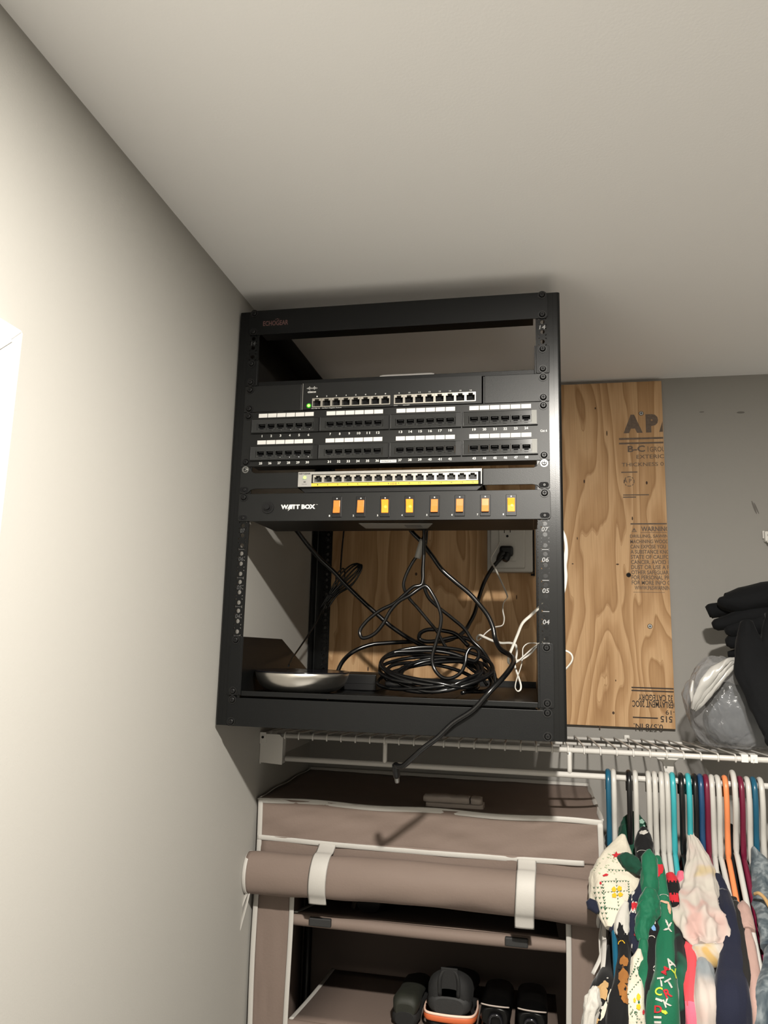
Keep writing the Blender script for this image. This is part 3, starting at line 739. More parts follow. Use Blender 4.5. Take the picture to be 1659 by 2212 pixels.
cord('power_cable', 'black cord falling from the power conditioner behind the tagged cord', [(922,1138,165),(920,1168,165),(915,1209,165),(913,1240,165),(917,1269,168),(926,1291,172),(946,1311,178),(975,1334,184),(1004,1359,190),(1020,1383,192),(1042,1405,190),(1059,1432,180),(1068,1456,172),(1071,1477,165)], 3.0, cat='power cord')
cord('power_cable', 'black cord looped into a loose bow to the left below the tagged cord', [(916,1138,100),(916,1180,100),(914,1225,98),(911,1262,95),(893,1268,92),(873,1285,90),(852,1303,88),(826,1316,86),(808,1328,84),(790,1344,82),(777,1364,80),(783,1378,78),(806,1371,76),(826,1350,74),(843,1320,74),(862,1299,74),(885,1286,76),(905,1272,80),(920,1266,82),(936,1287,82),(948,1312,82),(953,1332,82),(951,1355,82),(942,1388,84),(934,1420,84),(938,1444,82),(955,1463,78),(975,1465,76),(995,1453,76),(1005,1432,78),(1008,1412,82),(1018,1399,86),(1031,1403,90),(1035,1416,92),(1026,1428,95),(1008,1424,98)], 2.9, cat='power cord', sm=8)
# the coil: one long cord wound in flat loops
random.seed(11)
pts = []
N_ = 8
for k in range(N_):
    cx = 938+random.uniform(-10, 14); cy = 1459+random.uniform(-14, 8)+(k-4)*2.2; rx = 112+random.uniform(-26, 10); ry = 30+random.uniform(-10, 12); tl = random.uniform(-.16, .16)
    if k in (2, 6): rx *= .82; cx += 14
    for i in range(9):
        an = 2*math.pi*i/9+math.pi*.5
        x = rx*math.cos(an); y = ry*math.sin(an)
        yy = 95-70*math.sin(an)+8*(k-4) if False else 92-58*math.sin(an)+random.uniform(-6, 6)
        pts.append((cx+x, cy+y+tl*x, yy))
o, P = cord('power_cable', 'long black cord wound into a flat coil on the bottom tray', pts, 3.0, cat='power cord', sm=5)
b = MB(); b.tube([at(834,1478,60), at(845,1478,58), at(862,1479,56), at(872,1480,56)], [4.2, 5.6, 5.6, 4.2], 14, sm=3); b.build('connector', M['plastic'], o)
cord('power_cable', 'black cord arching across the top of the coil', [(838,1470,105),(822,1450,112),(826,1425,120),(850,1410,128),(890,1407,134),(935,1406,138),(975,1412,140),(1010,1425,138),(1045,1450,130),(1062,1475,118),(1050,1492,95),(1010,1494,80)], 3.1, cat='power cord')
cord('power_cable', 'short black cord curled behind the crossing cords on the coil', [(1012,1396,225),(985,1370,232),(955,1362,236),(925,1360,240),(908,1368,244),(906,1380,246),(925,1386,244),(955,1382,240),(990,1376,236),(1018,1384,228),(1040,1412,215),(1052,1440,200)], 3.6, cat='power cord')
# thin antenna lead with its twist-tied bundle
o, P = cord('antenna_lead', 'thin black lead with a tied bundle running down to the steel dish', [(743,1145,400),(739,1185,395),(736,1225,390),(735,1243,386),(728,1262,380),(716,1282,372),(706,1296,366),(694,1320,355),(686,1338,345),(668,1368,320),(650,1395,280),(634,1418,220),(623,1439,120)], 1.7, cat='cable')
b = MB()
for k, (dx, dy) in enumerate(((0, 0), (7, 3), (-6, -3), (3, 9))):
    b.tube([at(694+dx*.4, 1318+dy, 360), at(712+dx*.3, 1284+dy*.5, 362), at(738+dx, 1248+dy, 364), at(762+dx, 1224+dy*.6, 362), at(777+dx*.6, 1219+dy*.4, 360), at(776+dx*.5, 1232+dy*.5, 358), at(756+dx, 1256+dy, 358), at(728+dx*.5, 1280+dy*.5, 360), at(706+dx*.5, 1306+dy, 360)], 1.7, 8, sm=6)
b.tube([at(725,1262,363), at(728,1240,364), at(742,1228,364), at(744,1247,362), at(730,1275,361), at(716,1285,361)], 1.5, 8, sm=6)
b.build('tied_bundle', M['cable'], o)
b = MB(); b.tube([at(707,1282,356), at(719,1290,356)], [2.0, 2.0], 8, sm=1); b.build('twist_tie', M['gloss'], o)
# thin dark lead standing beside the conditioner's cords at the back left
# white flat cords
def wcord(label, pts, r=2.1):
    return cord('white_cable', label, pts, r, m='cord_white', cat='cable', flat=.5, n=10, sm=7)
wcord('thin white cord zigzagging down in front of the outlet to a small curl', [(1078,1172,440),(1075,1181,430),(1066,1195,420),(1060,1210,410),(1069,1227,390),(1083,1257,360),(1095,1284,330),(1096,1291,320),(1088,1302,300),(1086,1318,285),(1089,1337,270),(1085,1351,260),(1066,1356,250),(1050,1367,245),(1040,1378,240),(1032,1384,238),(1030,1377,236),(1036,1372,234),(1046,1376,230),(1064,1384,220),(1083,1389,205),(1102,1389,190),(1114,1394,180),(1116,1412,170),(1113,1431,160)])
wcord('wider white cord entering past the right post and bending down into the tray', [(1176,1302,90),(1166,1311,92),(1147,1329,96),(1129,1346,100),(1118,1371,104),(1108,1396,106),(1099,1420,108),(1100,1433,110),(1115,1431,112),(1130,1419,112),(1148,1403,108),(1164,1390,102),(1176,1380,96)], 2.9)
wcord('white cord hanging in a long narrow loop near the right post', [(1176,1384,130),(1163,1393,132),(1147,1411,134),(1128,1424,136),(1112,1429,136),(1113,1442,134),(1119,1460,130),(1125,1480,128),(1124,1490,126),(1118,1493,124),(1113,1485,124),(1117,1465,126),(1126,1438,128),(1129,1417,130),(1130,1400,132),(1139,1391,134),(1153,1389,132),(1168,1392,128)], 1.8)
b = MB()
for dx in (0, 2.6, 5): b.tube([at(1214+dx*.2,1146,60), at(1219+dx*.4,1160,60), at(1222+dx*.5,1185,60), at(1219+dx,1205,60), at(1219+dx*.6,1222,60), at(1221+dx*.5,1245,60), at(1219+dx*.3,1270,60), at(1214,1290,60)], 1.9, 8, sm=5)
tag(b.build('white_cable', M['cord_white'], base=tuple(at(1214, 1146, 60))), 'bunched white cord hanging outside the right rack post', 'cable')
wcord('small white cord loop sticking out low beside the right rack post', [(1216,1404,70),(1226,1407,70),(1234,1413,70),(1237,1422,70),(1234,1431,70),(1227,1440,70),(1216,1452,70)], 1.7)

# ------------------------------------------------------------------ ventilated wire shelf
SY0, SY1 = 213.0, 505.0
def sz(y): return -38.0-(y-SY0)*12.5/290
shelf = thing('wire_shelf', 'white ventilated wire closet shelf with a hanging rod along its front', 'wire shelf', (600, 360, -60))
def rail(name, y, z, r, x0=-232, x1=1480):
    b = MB(); b.tube([(x0, y, z), (x1, y, z)], [r, r], 14, sm=1); return b.build(name, M['wire'], shelf)
rail('front_rail', SY0, -38.5, 4.4); rail('hanging_rod', SY0, -77.5, 4.7, -215); rail('back_rail', SY1-4, sz(SY1)-2.5, 3.2, -255); rail('support_rail', 395, sz(395)-5.0, 3.0, -255)
for k in range(66):
    x = -243+25.6*k
    b = MB(); b.tube([(x, SY0-3, -44), (x, SY0-4.8, -38), (x, SY0-1, -33.2), (x, SY0+14, -33.6), (x, SY1-1, sz(SY1)+1.6), (x, SY1, sz(SY1)-3)], 1.5, 8, sm=3); b.build('deck_wire', M['wire'], shelf)
for x in (-37, 271, 579, 887):
    b = MB(); b.tube([(x, SY0, -38), (x, SY0-.5, -58), (x, SY0, -77)], 3.8, 12, sm=2); b.build('strut', M['wire'], shelf)
b = MB(); b.prism([(-261, -36), (-226, -36), (-219, -42), (-219, -87.5), (-261, -85)], 'y', SY0-8, SY0-4.5, bev=.8); b.box(-221.5, -219, SY0-7, SY0+10, -86, -40, bev=.8); b.prism([(-261.3, -33.5), (-250, -33.5), (-250, -53), (-261.3, -53)], 'y', SY0-10, SY0-8, bev=.4)
b.mi = 1; b.disc((-255.5, SY0-10.4, -42), 2.2, -.6, 'y', 14); b.mi = 0
b.box(-261.2, -259, SY0-6, SY1, -88, -36, bev=.6)
b.build('wall_bracket', [M['wire'], M['void']], shelf)
for x in (538, 551.5):
    b = MB(); b.prism([(SY0-5.6, -43), (SY0-5.6, -31), (SY0+10, -30.4), (SY0+10, -32), (SY0-3, -33), (SY0-4, -43)], 'x', x-5.2, x+5.2, bev=.4); b.build('joining_clip', M['trim'], shelf)
b = MB(); b.prism([(408, -41), (447, -41), (447, -46), (438, -54), (436, -80), (424, -80), (420, -54), (408, -46)], 'y', SY0+24, SY0+33, bev=2); b.tube([(429, SY0+29, -70), (429, SY0+66, -112), (429, SY1-40, -310), (429, SY1+6, -352)], [6.5]*4, 12, sm=3)
b.build('support_brace', M['wire'], shelf)
b = MB(); b.box(391, 402, YB-9, YB-.2, -64, -43, bev=2); b.mi = 1; b.disc((396.5, YB-9, -56), 2.6, -.8, 'y', 14); b.build('wall_clip', [M['trim'], M['void']], shelf)
# the white hardware cut by the right edge of the picture
q = at(1653, 1160, YB)
b = MB(); b.box(q.x-4, q.x+30, YB-14, YB-.2, q.z-11, q.z+10, bev=2); b.box(q.x-6, q.x-2, YB-6, YB-.2, q.z-4, q.z+12, bev=1); b.box(q.x-2, q.x+30, YB-20, YB-13, q.z-14, q.z-9, bev=1)
wb = b.build('wall_mount', M['trim'], base=(q.x+10, YB-8, q.z-12)); tag(wb, 'small white wall mount on the back wall at the right edge', 'wall mount')
b = MB(); b.disc((q.x+4, YB-14, q.z+2), 3.6, -1.2, 'y', 16); b.build('screw', M['nickel'], wb)

# ------------------------------------------------------------------ fabric shoe cabinet
OX0, OX1, OY0, OY1, OT = -256.0, 320.0, 200.0, 500.0, -143.0
cab = thing('fabric_cabinet', 'taupe fabric shoe cabinet with white edging and a rolled up front', 'fabric cabinet', (32, 350, -Z0))
cab['_base'] = (32, 350, -Z0)
def top_z(x, y):
    u = (x-OX0)/(OX1-OX0); v = (y-OY0)/(OY1-OY0)
    u = min(max(u, 0), 1); v = min(max(v, 0), 1)
    return OT-13.5*(math.sin(math.pi*u)**.6)*(math.sin(math.pi*v)**.8)+noise.noise(Vector((x*.02, y*.02, 3)))*1.6
G = [[(x, y, top_z(x, y)) for x in [OX0+(OX1-OX0)*i/40 for i in range(41)]] for y in [OY0+(OY1-OY0)*j/18 for j in range(19)]]
MB().sheet(G, .6).build('top_panel', M['taupe'], cab)
def front_y(x, z):
    """front cloth: slightly slack, with a few diagonal pulls"""
    u = (x-OX0)/(OX1-OX0)
    y = OY0-1+2.2*math.sin(math.pi*u)*math.sin(math.pi*min(1, max(0, (OT-z)/70)))
    y += 2.4*noise.noise(Vector((x*.012+z*.02, z*.03, 1.5)))+1.1*noise.noise(Vector((x*.03-z*.05, z*.05, 8)))
    return y
G = [[(x, front_y(x, z), z) for x in [OX0+(OX1-OX0)*i/110 for i in range(111)]] for z in [OT-(66)*j/22 for j in range(23)]]
MB().sheet(G, .7).build('front_valance', M['taupe'], cab)
G = [[(OX0, y, z+0*y) for y in (OY0, 260, 320, 380, 440, OY1)] for z in (OT, -300, -500, -700, -900, -1200, -Z0+5)]
MB().sheet(G, .7).build('side_panel', M['taupe'], cab)
G = [[(OX1, y, z) for y in (OY0, 260, 320, 380, 440, OY1)] for z in (OT, -300, -500, -700, -900, -1200, -Z0+5)]
MB().sheet(G, .7).build('side_panel', M['taupe'], cab)
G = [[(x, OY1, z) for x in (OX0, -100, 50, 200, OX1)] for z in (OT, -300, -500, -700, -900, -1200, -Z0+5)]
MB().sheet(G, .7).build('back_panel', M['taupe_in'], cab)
def strip(name, P, w, up, th=1.2, m='binding', parent=None, sm=5, label=None):
    b = MB(); b.tube(P, [(w/2, th)]*len(P), 10, sm=sm, up=up); return b.build(name, M[m], parent or cab, label=label)
# white edging: around the top, down the corners
def tz(x, y): return top_z(x, y)+.8
strip('edge_binding', [(x, OY0-1.5, OT-2.6+1.5*math.sin(x*.03)) for x in range(-256, 321, 24)], 9, (0, 0, 1))
strip('edge_binding', [(x, OY1-3, OT+1) for x in range(-256, 321, 32)], 11, (0, .6, 1))
strip('edge_binding', [(OX0+1.5, y, OT+.6+1.2*math.sin(y*.05)) for y in range(200, 501, 25)], 10, (1, 0, .7))
strip('edge_binding', [(OX1-1.5, y, OT+.6+1.4*math.sin(y*.06)) for y in range(200, 501, 25)], 8, (1, 0, .7))
for x, s in ((OX0, 1), (OX1, -1)):
    strip('edge_binding', [(x+s*4+1.0*math.sin(z*.02), OY0-1.8, z) for z in range(-146, -1000, -40)], 9, (1, 0, 0))
def val_z(x): return -207-3.5*math.sin((x-OX0)/(OX1-OX0)*math.pi)
strip('edge_binding', [(x, front_y(x, -207)-1.8, val_z(x)) for x in range(-254, 305, 16)], 8.6, (0, 0, 1))
# front cheeks either side of the opening, with white edging
for x0, x1, e in ((OX0+3, -190, -190), (263, OX1-3, 263)):
    n = 10
    G = [[(x0+(x1-x0)*i/n, OY0+2+2.5*noise.noise(Vector((x0+i*6, z*.012, 4))), z) for i in range(n+1)] for z in range(-205, -1000, -14)]
    MB().sheet(G, .7).build('front_cheek', M['taupe'], cab)
    strip('edge_binding', [(e+1.5*math.sin(z*.015)-(.03*(z+300) if e < 0 else -.015*(z+300))*0, OY0-.2, z) for z in range(-225, -1000, -40)], 8.5, (1, 0, 0))
# the rolled-up door
RZ, RY = -258.0, 176.0
def roll_r(t, an):
    return 1+.035*math.sin(3*an+t*5)+.05*noise.noise(Vector((t*9, math.cos(an)*1.3, math.sin(an)*1.3)))
RP = [Vector((x, RY+2*math.sin(x*.013), RZ+4.5*math.sin((x+256)/575*math.pi*1.0)-0*x)) for x in range(-258, 305, 40)]+[Vector((306, RY, RZ))]
b = MB(); b.tube(RP, [(33, 26)]*len(RP), 48, sm=6, up=(0, 0, 1), fold=roll_r)
door = b.build('rolled_door', M['taupe'], cab)
for x in (-258, 306):
    b = MB(); b.tube([(x-3.4, RY, RZ), (x-1, RY, RZ), (x+3.4, RY, RZ)], [(32.6, 25.8), (34.0, 27.0), (33.8, 26.9)], 40, sm=2, up=(0, 0, 1)); b.build('edge_binding', M['binding'], door)
G = [[(x, OY0-1.5+1.6*noise.noise(Vector((x*.02, z*.05, 2))), z) for x in range(-250, 313, 14)] for z in range(-204, -262, -6)]
MB().sheet(G, .7).build('door_hem', M['taupe'], cab)
# white straps that hold the roll
for xa, xb, zb_ in ((-129, -133, -293), (201, 197, -299)):
    P = [Vector((xa, OY0-3, -209)), Vector((xa, OY0-9, -213))]
    for k in range(0, 9):
        an = math.radians(-5+k*18)
        zc_ = RZ+4.5*math.sin((xa+256)/575*math.pi); P.append(Vector((xa+(xb-xa)*k/8, RY-29.6*math.sin(an), zc_+37.2*math.cos(an))))
    P.append(Vector((xb, RY-15, zb_)))
    strip('roll_strap', P, 30, (1, 0, 0), .8, sm=5)
# dangling ties
for pts, w in (([(541,1902,168),(530,1935,165),(512,1980,162),(500,2015,160),(497,2024,160)], 7), ([(542,1908,168),(534,1945,163),(522,1990,160),(511,2030,158),(508,2040,158)], 6),
               ([(1304,1975,140),(1305,2030,96),(1296,2070,70),(1280,2104,60)], 6.5), ([(1306,2030,90),(1303,2080,50),(1297,2120,36),(1293,2139,34)], 7), ([(1301,1985,150),(1295,2020,130),(1296,2062,100)], 2.5)):
    strip('tie_ribbon', [at(*p) for p in pts], w, (1, -.5, .4), .7)
# shelves inside: a covered front bar and a sloping cloth each
for z0, zb in ((-336, -376), (-500, -522), (-640, -675), (-795, -830)):
    b = MB(); b.tube([(-252, 212, z0), (-100, 212, z0-.6), (60, 212, z0-1.4), (316, 212, z0)], [9.5]*4, 18, sm=4); b.build('shelf_bar', M['taupe'], cab)
    G = [[(x, 212+(485-212)*j/10, z0+9+(zb-z0-9)*(j/10)-2.5*math.sin(math.pi*j/10)) for x in (-186, -100, 0, 100, 200, 250)] for j in range(11)]
    MB().sheet(G, .7).build('shelf_cloth', M['taupe'], cab)
    strip('shelf_edging', [(-185, 212+(485-212)*j/8, z0+10.4+(zb-z0-9)*(j/8)-2.5*math.sin(math.pi*j/8)) for j in range(9)], 8, (1, 0, 0))
for x in (-240, 306):
    b = MB(); b.tube([(x, 486, OT-6), (x, 486, -Z0+3)], [8, 8], 14, sm=1); b.build('frame_pole', M['plastic'], cab)
for x, w in ((-138, 38), (184, 36)):
    b = MB(); b.box(x-w/2, x+w/2, 196.5, 204, -336-4, -336+9.5, bev=2); b.build('bar_clip', M['shoegrey'], cab)

# two strips of dusty foam on the cabinet's top
for nm, lab, xs, y0, y1, za, zb, sd in (('foam_strip', 'lower dusty white foam strip on top of the fabric cabinet', ((28, 128),), 262, 300, -154.4, -144.6, 1), ('foam_strip', 'upper dusty white foam strip broken in two, stacked on the lower strip', ((24, 104), (106, 125)), 260, 292, -144.4, -134.4, 5)):
    b = MB()
    for x0, x1 in xs:
        pr = [(y0+1.5, za), (y1-1.5, za), (y1, za+2), (y1, zb-2), (y1-2, zb), (y0+2, zb), (y0, zb-2), (y0, za+2)]
        rows = []
        n = max(4, int((x1-x0)/5))
        for i in range(n+1):
            x = x0+(x1-x0)*i/n; k = 1.0 if 0 < i < n else .86
            rows.append([Vector((x, (y0+y1)/2+(y-(y0+y1)/2)*k, (za+zb)/2+(z-(za+zb)/2)*k))+noisy((x, y, z), .09, 1.1, sd)*(0 if z == za else 1) for y, z in pr])
        bb = bmesh.new(); V_ = [[bb.verts.new(p) for p in r] for r in rows]
        for i in range(n):
            for k in range(8): bb.faces.new([V_[i][k], V_[i][(k+1)%8], V_[i+1][(k+1)%8], V_[i+1][k]]).smooth = True
        bb.faces.new(V_[0]); bb.faces.new(V_[-1][::-1]); bmesh.ops.recalc_face_normals(bb, faces=bb.faces[:]); b.merge(bb)
    tag(b.build(nm, M['foam'], base=(76, 280, za)), lab, 'foam strip', 'foam strips on the cabinet')

# ------------------------------------------------------------------ shoes in the cabinet
def loft(mb, secs, n=24):
    """secs: (y, half width, bottom z, top z, squareness)"""
    R = []
    for (x, y, hw, z0, z1, sq) in secs:
        ring = []
        for k in range(n):
            an = 2*math.pi*k/n; c, s = math.cos(an), math.sin(an)
            ring.append(Vector((x+hw*math.copysign(abs(c)**sq, c), y, (z0+z1)/2+(z1-z0)/2*math.copysign(abs(s)**sq, s))))
        R.append(ring)
    b = bmesh.new(); V_ = [[b.verts.new(p) for p in r] for r in R]
    for i in range(len(V_)-1):
        for k in range(n): b.faces.new([V_[i][k], V_[i][(k+1)%n], V_[i+1][(k+1)%n], V_[i+1][k]]).smooth = True
    b.faces.new(V_[0][::-1]); b.faces.new(V_[-1]); bmesh.ops.recalc_face_normals(b, faces=b.faces[:])
    return mb.merge(b)
def deck_z(y, z0=-500, zb=-522): return z0+9+(zb-z0-9)*((y-212)/273)
def sneaker(label, x, y, tw, m_up, heel=True, stripe=True, h=78, w=41):
    zb = deck_z(y)+1
    t = thing('sneaker', label, 'shoe', (x, y, zb))
    slope = (deck_z(y+200)-deck_z(y))/200
    def Zs(d): return zb+slope*d
    b = MB(); secs = [(x+tw*d/220, y+d, hw, Zs(d), Zs(d)+hh, .75) for d, hw, hh in ((0, w*.62, 22), (6, w*.86, 23), (30, w*.98, 22), (90, w*.86, 19), (150, w*1.06, 17), (200, w*.95, 16), (232, w*.55, 16), (240, w*.2, 12))]
    loft(b, secs); b.build('sole', M['shoe'], t)
    if stripe:
        b = MB()
        P = [(x+tw*.4-w*1.02, y+90, Zs(90)+15), (x-w*1.06, y+36, Zs(30)+17), (x-w*.92, y+3, Zs(3)+18), (x-w*.4, y-3.5, Zs(0)+18), (x+w*.4, y-3.5, Zs(0)+18), (x+w*.92, y+3, Zs(3)+18), (x+w*1.06, y+36, Zs(30)+17), (x+tw*.4+w*1.0, y+90, Zs(90)+15)]
        b.tube(P, [(5.2, 1.8)]*8, 10, sm=6, up=(0, 0, 1)); b.build('sole_stripe', M['orange_sole'], t, label='orange sole stripe')
        b = MB(); b.tube([(p[0], p[1]-.4, p[2]+6.2) for p in P], [(2.2, 1.7)]*8, 10, sm=6, up=(0, 0, 1)); b.build('midsole', M['sole_light'], t)
    b = MB(); secs = [(x+tw*d/220, y+d, hw, Zs(d)+14, Zs(d)+hh, sq) for d, hw, hh, sq in ((1, w*.60, h*.80, .7), (5, w*.80, h*1.0, .75), (22, w*.92, h*1.10, .8), (50, w*.90, h*1.02, .85), (80, w*.84, h*.96, .9), (120, w*.88, h*.82, .95), (165, w*.98, h*.62, .95), (205, w*.88, h*.5, .9), (230, w*.5, h*.36, .9))]
    loft(b, secs); b.build('upper', m_up, t)
    if heel:
        b = MB(); secs = [(x, y-1.6+d, hw, Zs(0)+22, Zs(0)+hh, .7) for d, hw, hh in ((0, w*.58, h*.62), (4, w*.80, h*.66), (16, w*.94, h*.66))]
        loft(b, secs); b.build('heel_counter', M['shoegrey'], t)
        b = MB(); b.tube([(x-w*.36, y+2, Zs(0)+h*.66), (x-w*.36, y+1, Zs(0)+h*.98), (x-w*.2, y+4, Zs(0)+h*1.12), (x+w*.2, y+4, Zs(0)+h*1.12), (x+w*.36, y+1, Zs(0)+h*.98), (x+w*.36, y+2, Zs(0)+h*.66)], [(4, 3)]*6, 10, sm=5); b.box(x-w*.34, x+w*.34, y+1, y+4, Zs(0)+h*.6, Zs(0)+h*1.2, bev=1.2); b.build('heel_pull', M['shoe'], t)
    return t
sneaker('black sneaker with an orange and pale sole stripe, heel toward the front', 73, 245, 0, M['shoe'])
sneaker('dark camouflage shoe left of the orange striped sneaker', 1, 238, -6, M['camo'], heel=False, stripe=False, h=42, w=25)
def loafer(label, x, y, strapx):
    zb = deck_z(y)+1; sl = (deck_z(y+200)-deck_z(y))/200
    t = thing('heeled_shoe', label, 'shoe', (x, y, zb))
    b = MB(); loft(b, [(x, y+d, hw, zb+sl*d+z0, zb+sl*d+z1, .8) for d, hw, z0, z1 in ((0, 19, 22, 48), (6, 24, 20, 52), (60, 25, 14, 50), (120, 26, 4, 44), (180, 26, 1, 40), (215, 18, 1, 30), (226, 8, 1, 18))]); b.build('upper', M['leather'], t)
    b = MB(); loft(b, [(x, y+2+d, hw, zb, zb+23, .6) for d, hw in ((0, 19), (8, 23), (34, 23), (40, 18))]); b.build('heel', M['leather'], t)
    b = MB(); b.tube([(strapx-9, y-3, zb+4), (strapx-9, y-5, zb+34), (strapx-5, y-5, zb+40), (strapx+5, y-5, zb+40), (strapx+9, y-5, zb+34), (strapx+9, y-3, zb+4)], [(2.4, 2.4)]*6, 10, sm=5); b.build('pull_loop', M['gloss'], t)
    b = MB(); b.tube([(x-22, y+2, zb+52.5), (x-10, y-3.5, zb+53.5), (x+10, y-3.5, zb+53), (x+22, y+2, zb+51)], [(1.0, 1.6)]*4, 8, sm=5); b.build('insole_edge', M['foam'], t)
loafer('glossy black heeled shoe beside the orange striped sneaker', 149, 224, 150)
loafer('glossy black heeled shoe nearest the right side of the cabinet', 207, 222, 205)
t = thing('dress_shoe', 'black shoe with a shiny silver strap on the upper cabinet shelf', 'shoe', (-60, 300, -330))
b = MB(); loft(b, [(-70+d*.4, 262+d, hw, -333.5-d*.18, -333.5-d*.18+hh, .85) for d, hw, hh in ((0, 20, 34), (8, 30, 44), (60, 33, 42), (120, 35, 34), (190, 26, 24), (205, 10, 12))]); b.build('upper', M['leather'], t)
b = MB(); b.tube([(-98, 268, -330), (-90, 258, -312), (-74, 254, -300), (-66, 256, -297)], [(4, 1.4)]*4, 10, sm=5, up=(1, 0, 0)); b.build('strap', M['chrome'], t, label='silver strap')
# ------------------------------------------------------------------ clothes hangers on the rod
ROD = (213.0, -77.5)
HP = {'white': mat('white_hanger_plastic', (.40, .39, .365), .38), 'teal': mat('deep_teal_hanger_plastic', (.006, .065, .115), .3), 'black': mat('black_hanger_plastic', (.004, .004, .0045), .3),
      'turquoise': mat('turquoise_hanger_plastic', (.03, .28, .31), .34), 'navy': mat('navy_hanger_plastic', (.010, .045, .11), .32), 'maroon': mat('maroon_hanger_plastic', (.11, .006, .024), .34), 'orange': mat('orange_hanger_plastic', (.60, .19, .07), .4)}
def hanger_proto(R):
    k = R
    hook = MB()
    P = [(0, R, -k-14), (0, R, -k)]+[(0, R*math.cos(a), -k+R*math.sin(a)) for a in [math.pi*i/8 for i in range(1, 8)]]+[(0, -R, -k), (0, -R, -k-18), (0, -R*.75, -k-38), (0, -R*.3, -k-62), (0, 0, -112), (0, 0, -122)]
    hook.tube(P, [4.2]*(len(P)-3)+[4.2, 4.6, 3.4], 12, sm=4)
    fr = MB()
    P = [(0, 0, -121), (0, -20, -128), (0, -60, -149), (0, -130, -186), (0, -190, -218), (0, -205, -228), (0, -208, -237), (0, -200, -243), (0, -100, -245), (0, 0, -245), (0, 100, -245), (0, 200, -243), (0, 208, -237), (0, 205, -228), (0, 190, -218), (0, 130, -186), (0, 60, -149), (0, 20, -128)]
    fr.tube(P, 4.1, 12, sm=4, closed=True)
    return hook, fr
protos = {}
def hanger(x, color, label, rot, R=17.0, lean=0.0):
    """first of each colour and size is modelled, the rest are copies of it and its parts"""
    base = (x, ROD[0], ROD[1]+4.7+.2+4.2+(8.5 if R > 20 else 0))
    key = (color, R)
    if key not in protos:
        t = thing('clothes_hanger', label, 'hanger', base, 'plastic hangers on the rod')
        h, f = hanger_proto(R)
        for part, nm in ((h, 'hook'), (f, 'frame')):
            for v in part.bm.verts: v.co = v.co+Vector(base)
            part.build(nm, HP[color], t)
        protos[key] = t
    else:
        s = protos[key]; t = s.copy(); col.objects.link(t); t.location = W(*base); t['label'] = label
        for ch in list(s.children):
            c = ch.copy(); col.objects.link(c); c.parent = t
    t.rotation_euler = (0, lean, math.radians(rot))
    return t
HG = [(331, 'teal', 'deep teal hanger at the left end of the hanging clothes', -4), (339.5, 'white', 'white hanger right beside the leftmost teal hanger', -4), (363, 'black', 'black hanger leftmost of the black ones, in front of the green hood', -4), (373, 'white', 'white hanger just right of the leftmost black hanger', -5),
      (393, 'white', 'white hanger above the black collar with red and white trim', -5), (402.5, 'white', 'white hanger over the green velvet top', -6), (412.5, 'white', 'white hanger over the green lettered sweater', -6), (421, 'white', 'white hanger touching the left turquoise hanger', -6),
      (429.5, 'turquoise', 'turquoise hanger, the left one of two', -6), (442, 'black', 'black hanger between the two turquoise hangers', -6), (453, 'turquoise', 'turquoise hanger, the right one of two', -6), (462.5, 'black', 'black hanger right of the second turquoise hanger', -6),
      (471, 'navy', 'dark navy hanger beside the maroon one', -6.5), (479.5, 'maroon', 'maroon hanger, the left one of two', -6.5), (488, 'white', 'white hanger crossing behind its white neighbour, right of the left maroon hanger', -10), (496.5, 'white', 'white hanger in the middle of the right group, left of the orange hanger', -5),
      (507.5, 'orange', 'orange hanger carrying the dusty pink sweatshirt', -7), (519.5, 'white', 'tall hooked white hanger standing higher than the rest', -7), (530, 'maroon', 'maroon hanger, the right one of two', -7), (540, 'white', 'white hanger right of the right maroon hanger', -7), (549, 'teal', 'deep teal hanger near the right edge', -7), (559, 'white', 'white hanger at the right edge of the picture', -7)]
for x, c, l, r in HG: hanger(x, c, l, r, R=24.0 if 'tall' in l else 17.0)

# ------------------------------------------------------------------ hanging clothes
def pix(P):
    d = Vector(P)-CAM; z = d.dot(_fw)
    return 829.5+CF*d.dot(RT)/z, 1106-CF*d.dot(UP)/z
def cloth(name, c, **k): return mat(name, c, k.pop('rough', .9), spec=.2, sheen=k.pop('sheen', .1), bump=k.pop('bump', (700, .3)), **k)
C = {'black': cloth('black_jersey', (.0045, .0045, .005)), 'cream': cloth('cream_knit', (.44, .405, .33), bump=(420, .6)), 'navy': cloth('navy_fleece', (.008, .0095, .021)), 'white': cloth('off_white_jersey', (.36, .345, .315)),
     'tan': cloth('tan_applique', (.30, .19, .085)), 'brown': cloth('brown_applique', (.21, .085, .02)), 'red': cloth('red_knit', (.34, .015, .022)), 'green': cloth('green_velvet', (.005, .085, .042), rough=.7, sheen=.15), 'dkgreen': cloth('dark_green_knit', (.005, .036, .021)),
     'coral': cloth('coral_jersey', (.52, .05, .06)), 'pink': cloth('hot_pink_jersey', (.55, .10, .15)), 'charcoal': cloth('charcoal_jersey', (.011, .010, .0095)), 'dusty': cloth('dusty_pink_fleece', (.29, .19, .165)), 'yellow': cloth('yellow_applique', (.52, .29, .015)),
     'leaf': cloth('leaf_green_stitch', (.008, .065, .028)), 'lime': cloth('lime_lettering', (.31, .37, .035)), 'mint': cloth('pale_green_print', (.20, .32, .26)), 'blue': cloth('sky_blue_print', (.10, .21, .38)), 'peach': cloth('peach_binding', (.40, .24, .165))}
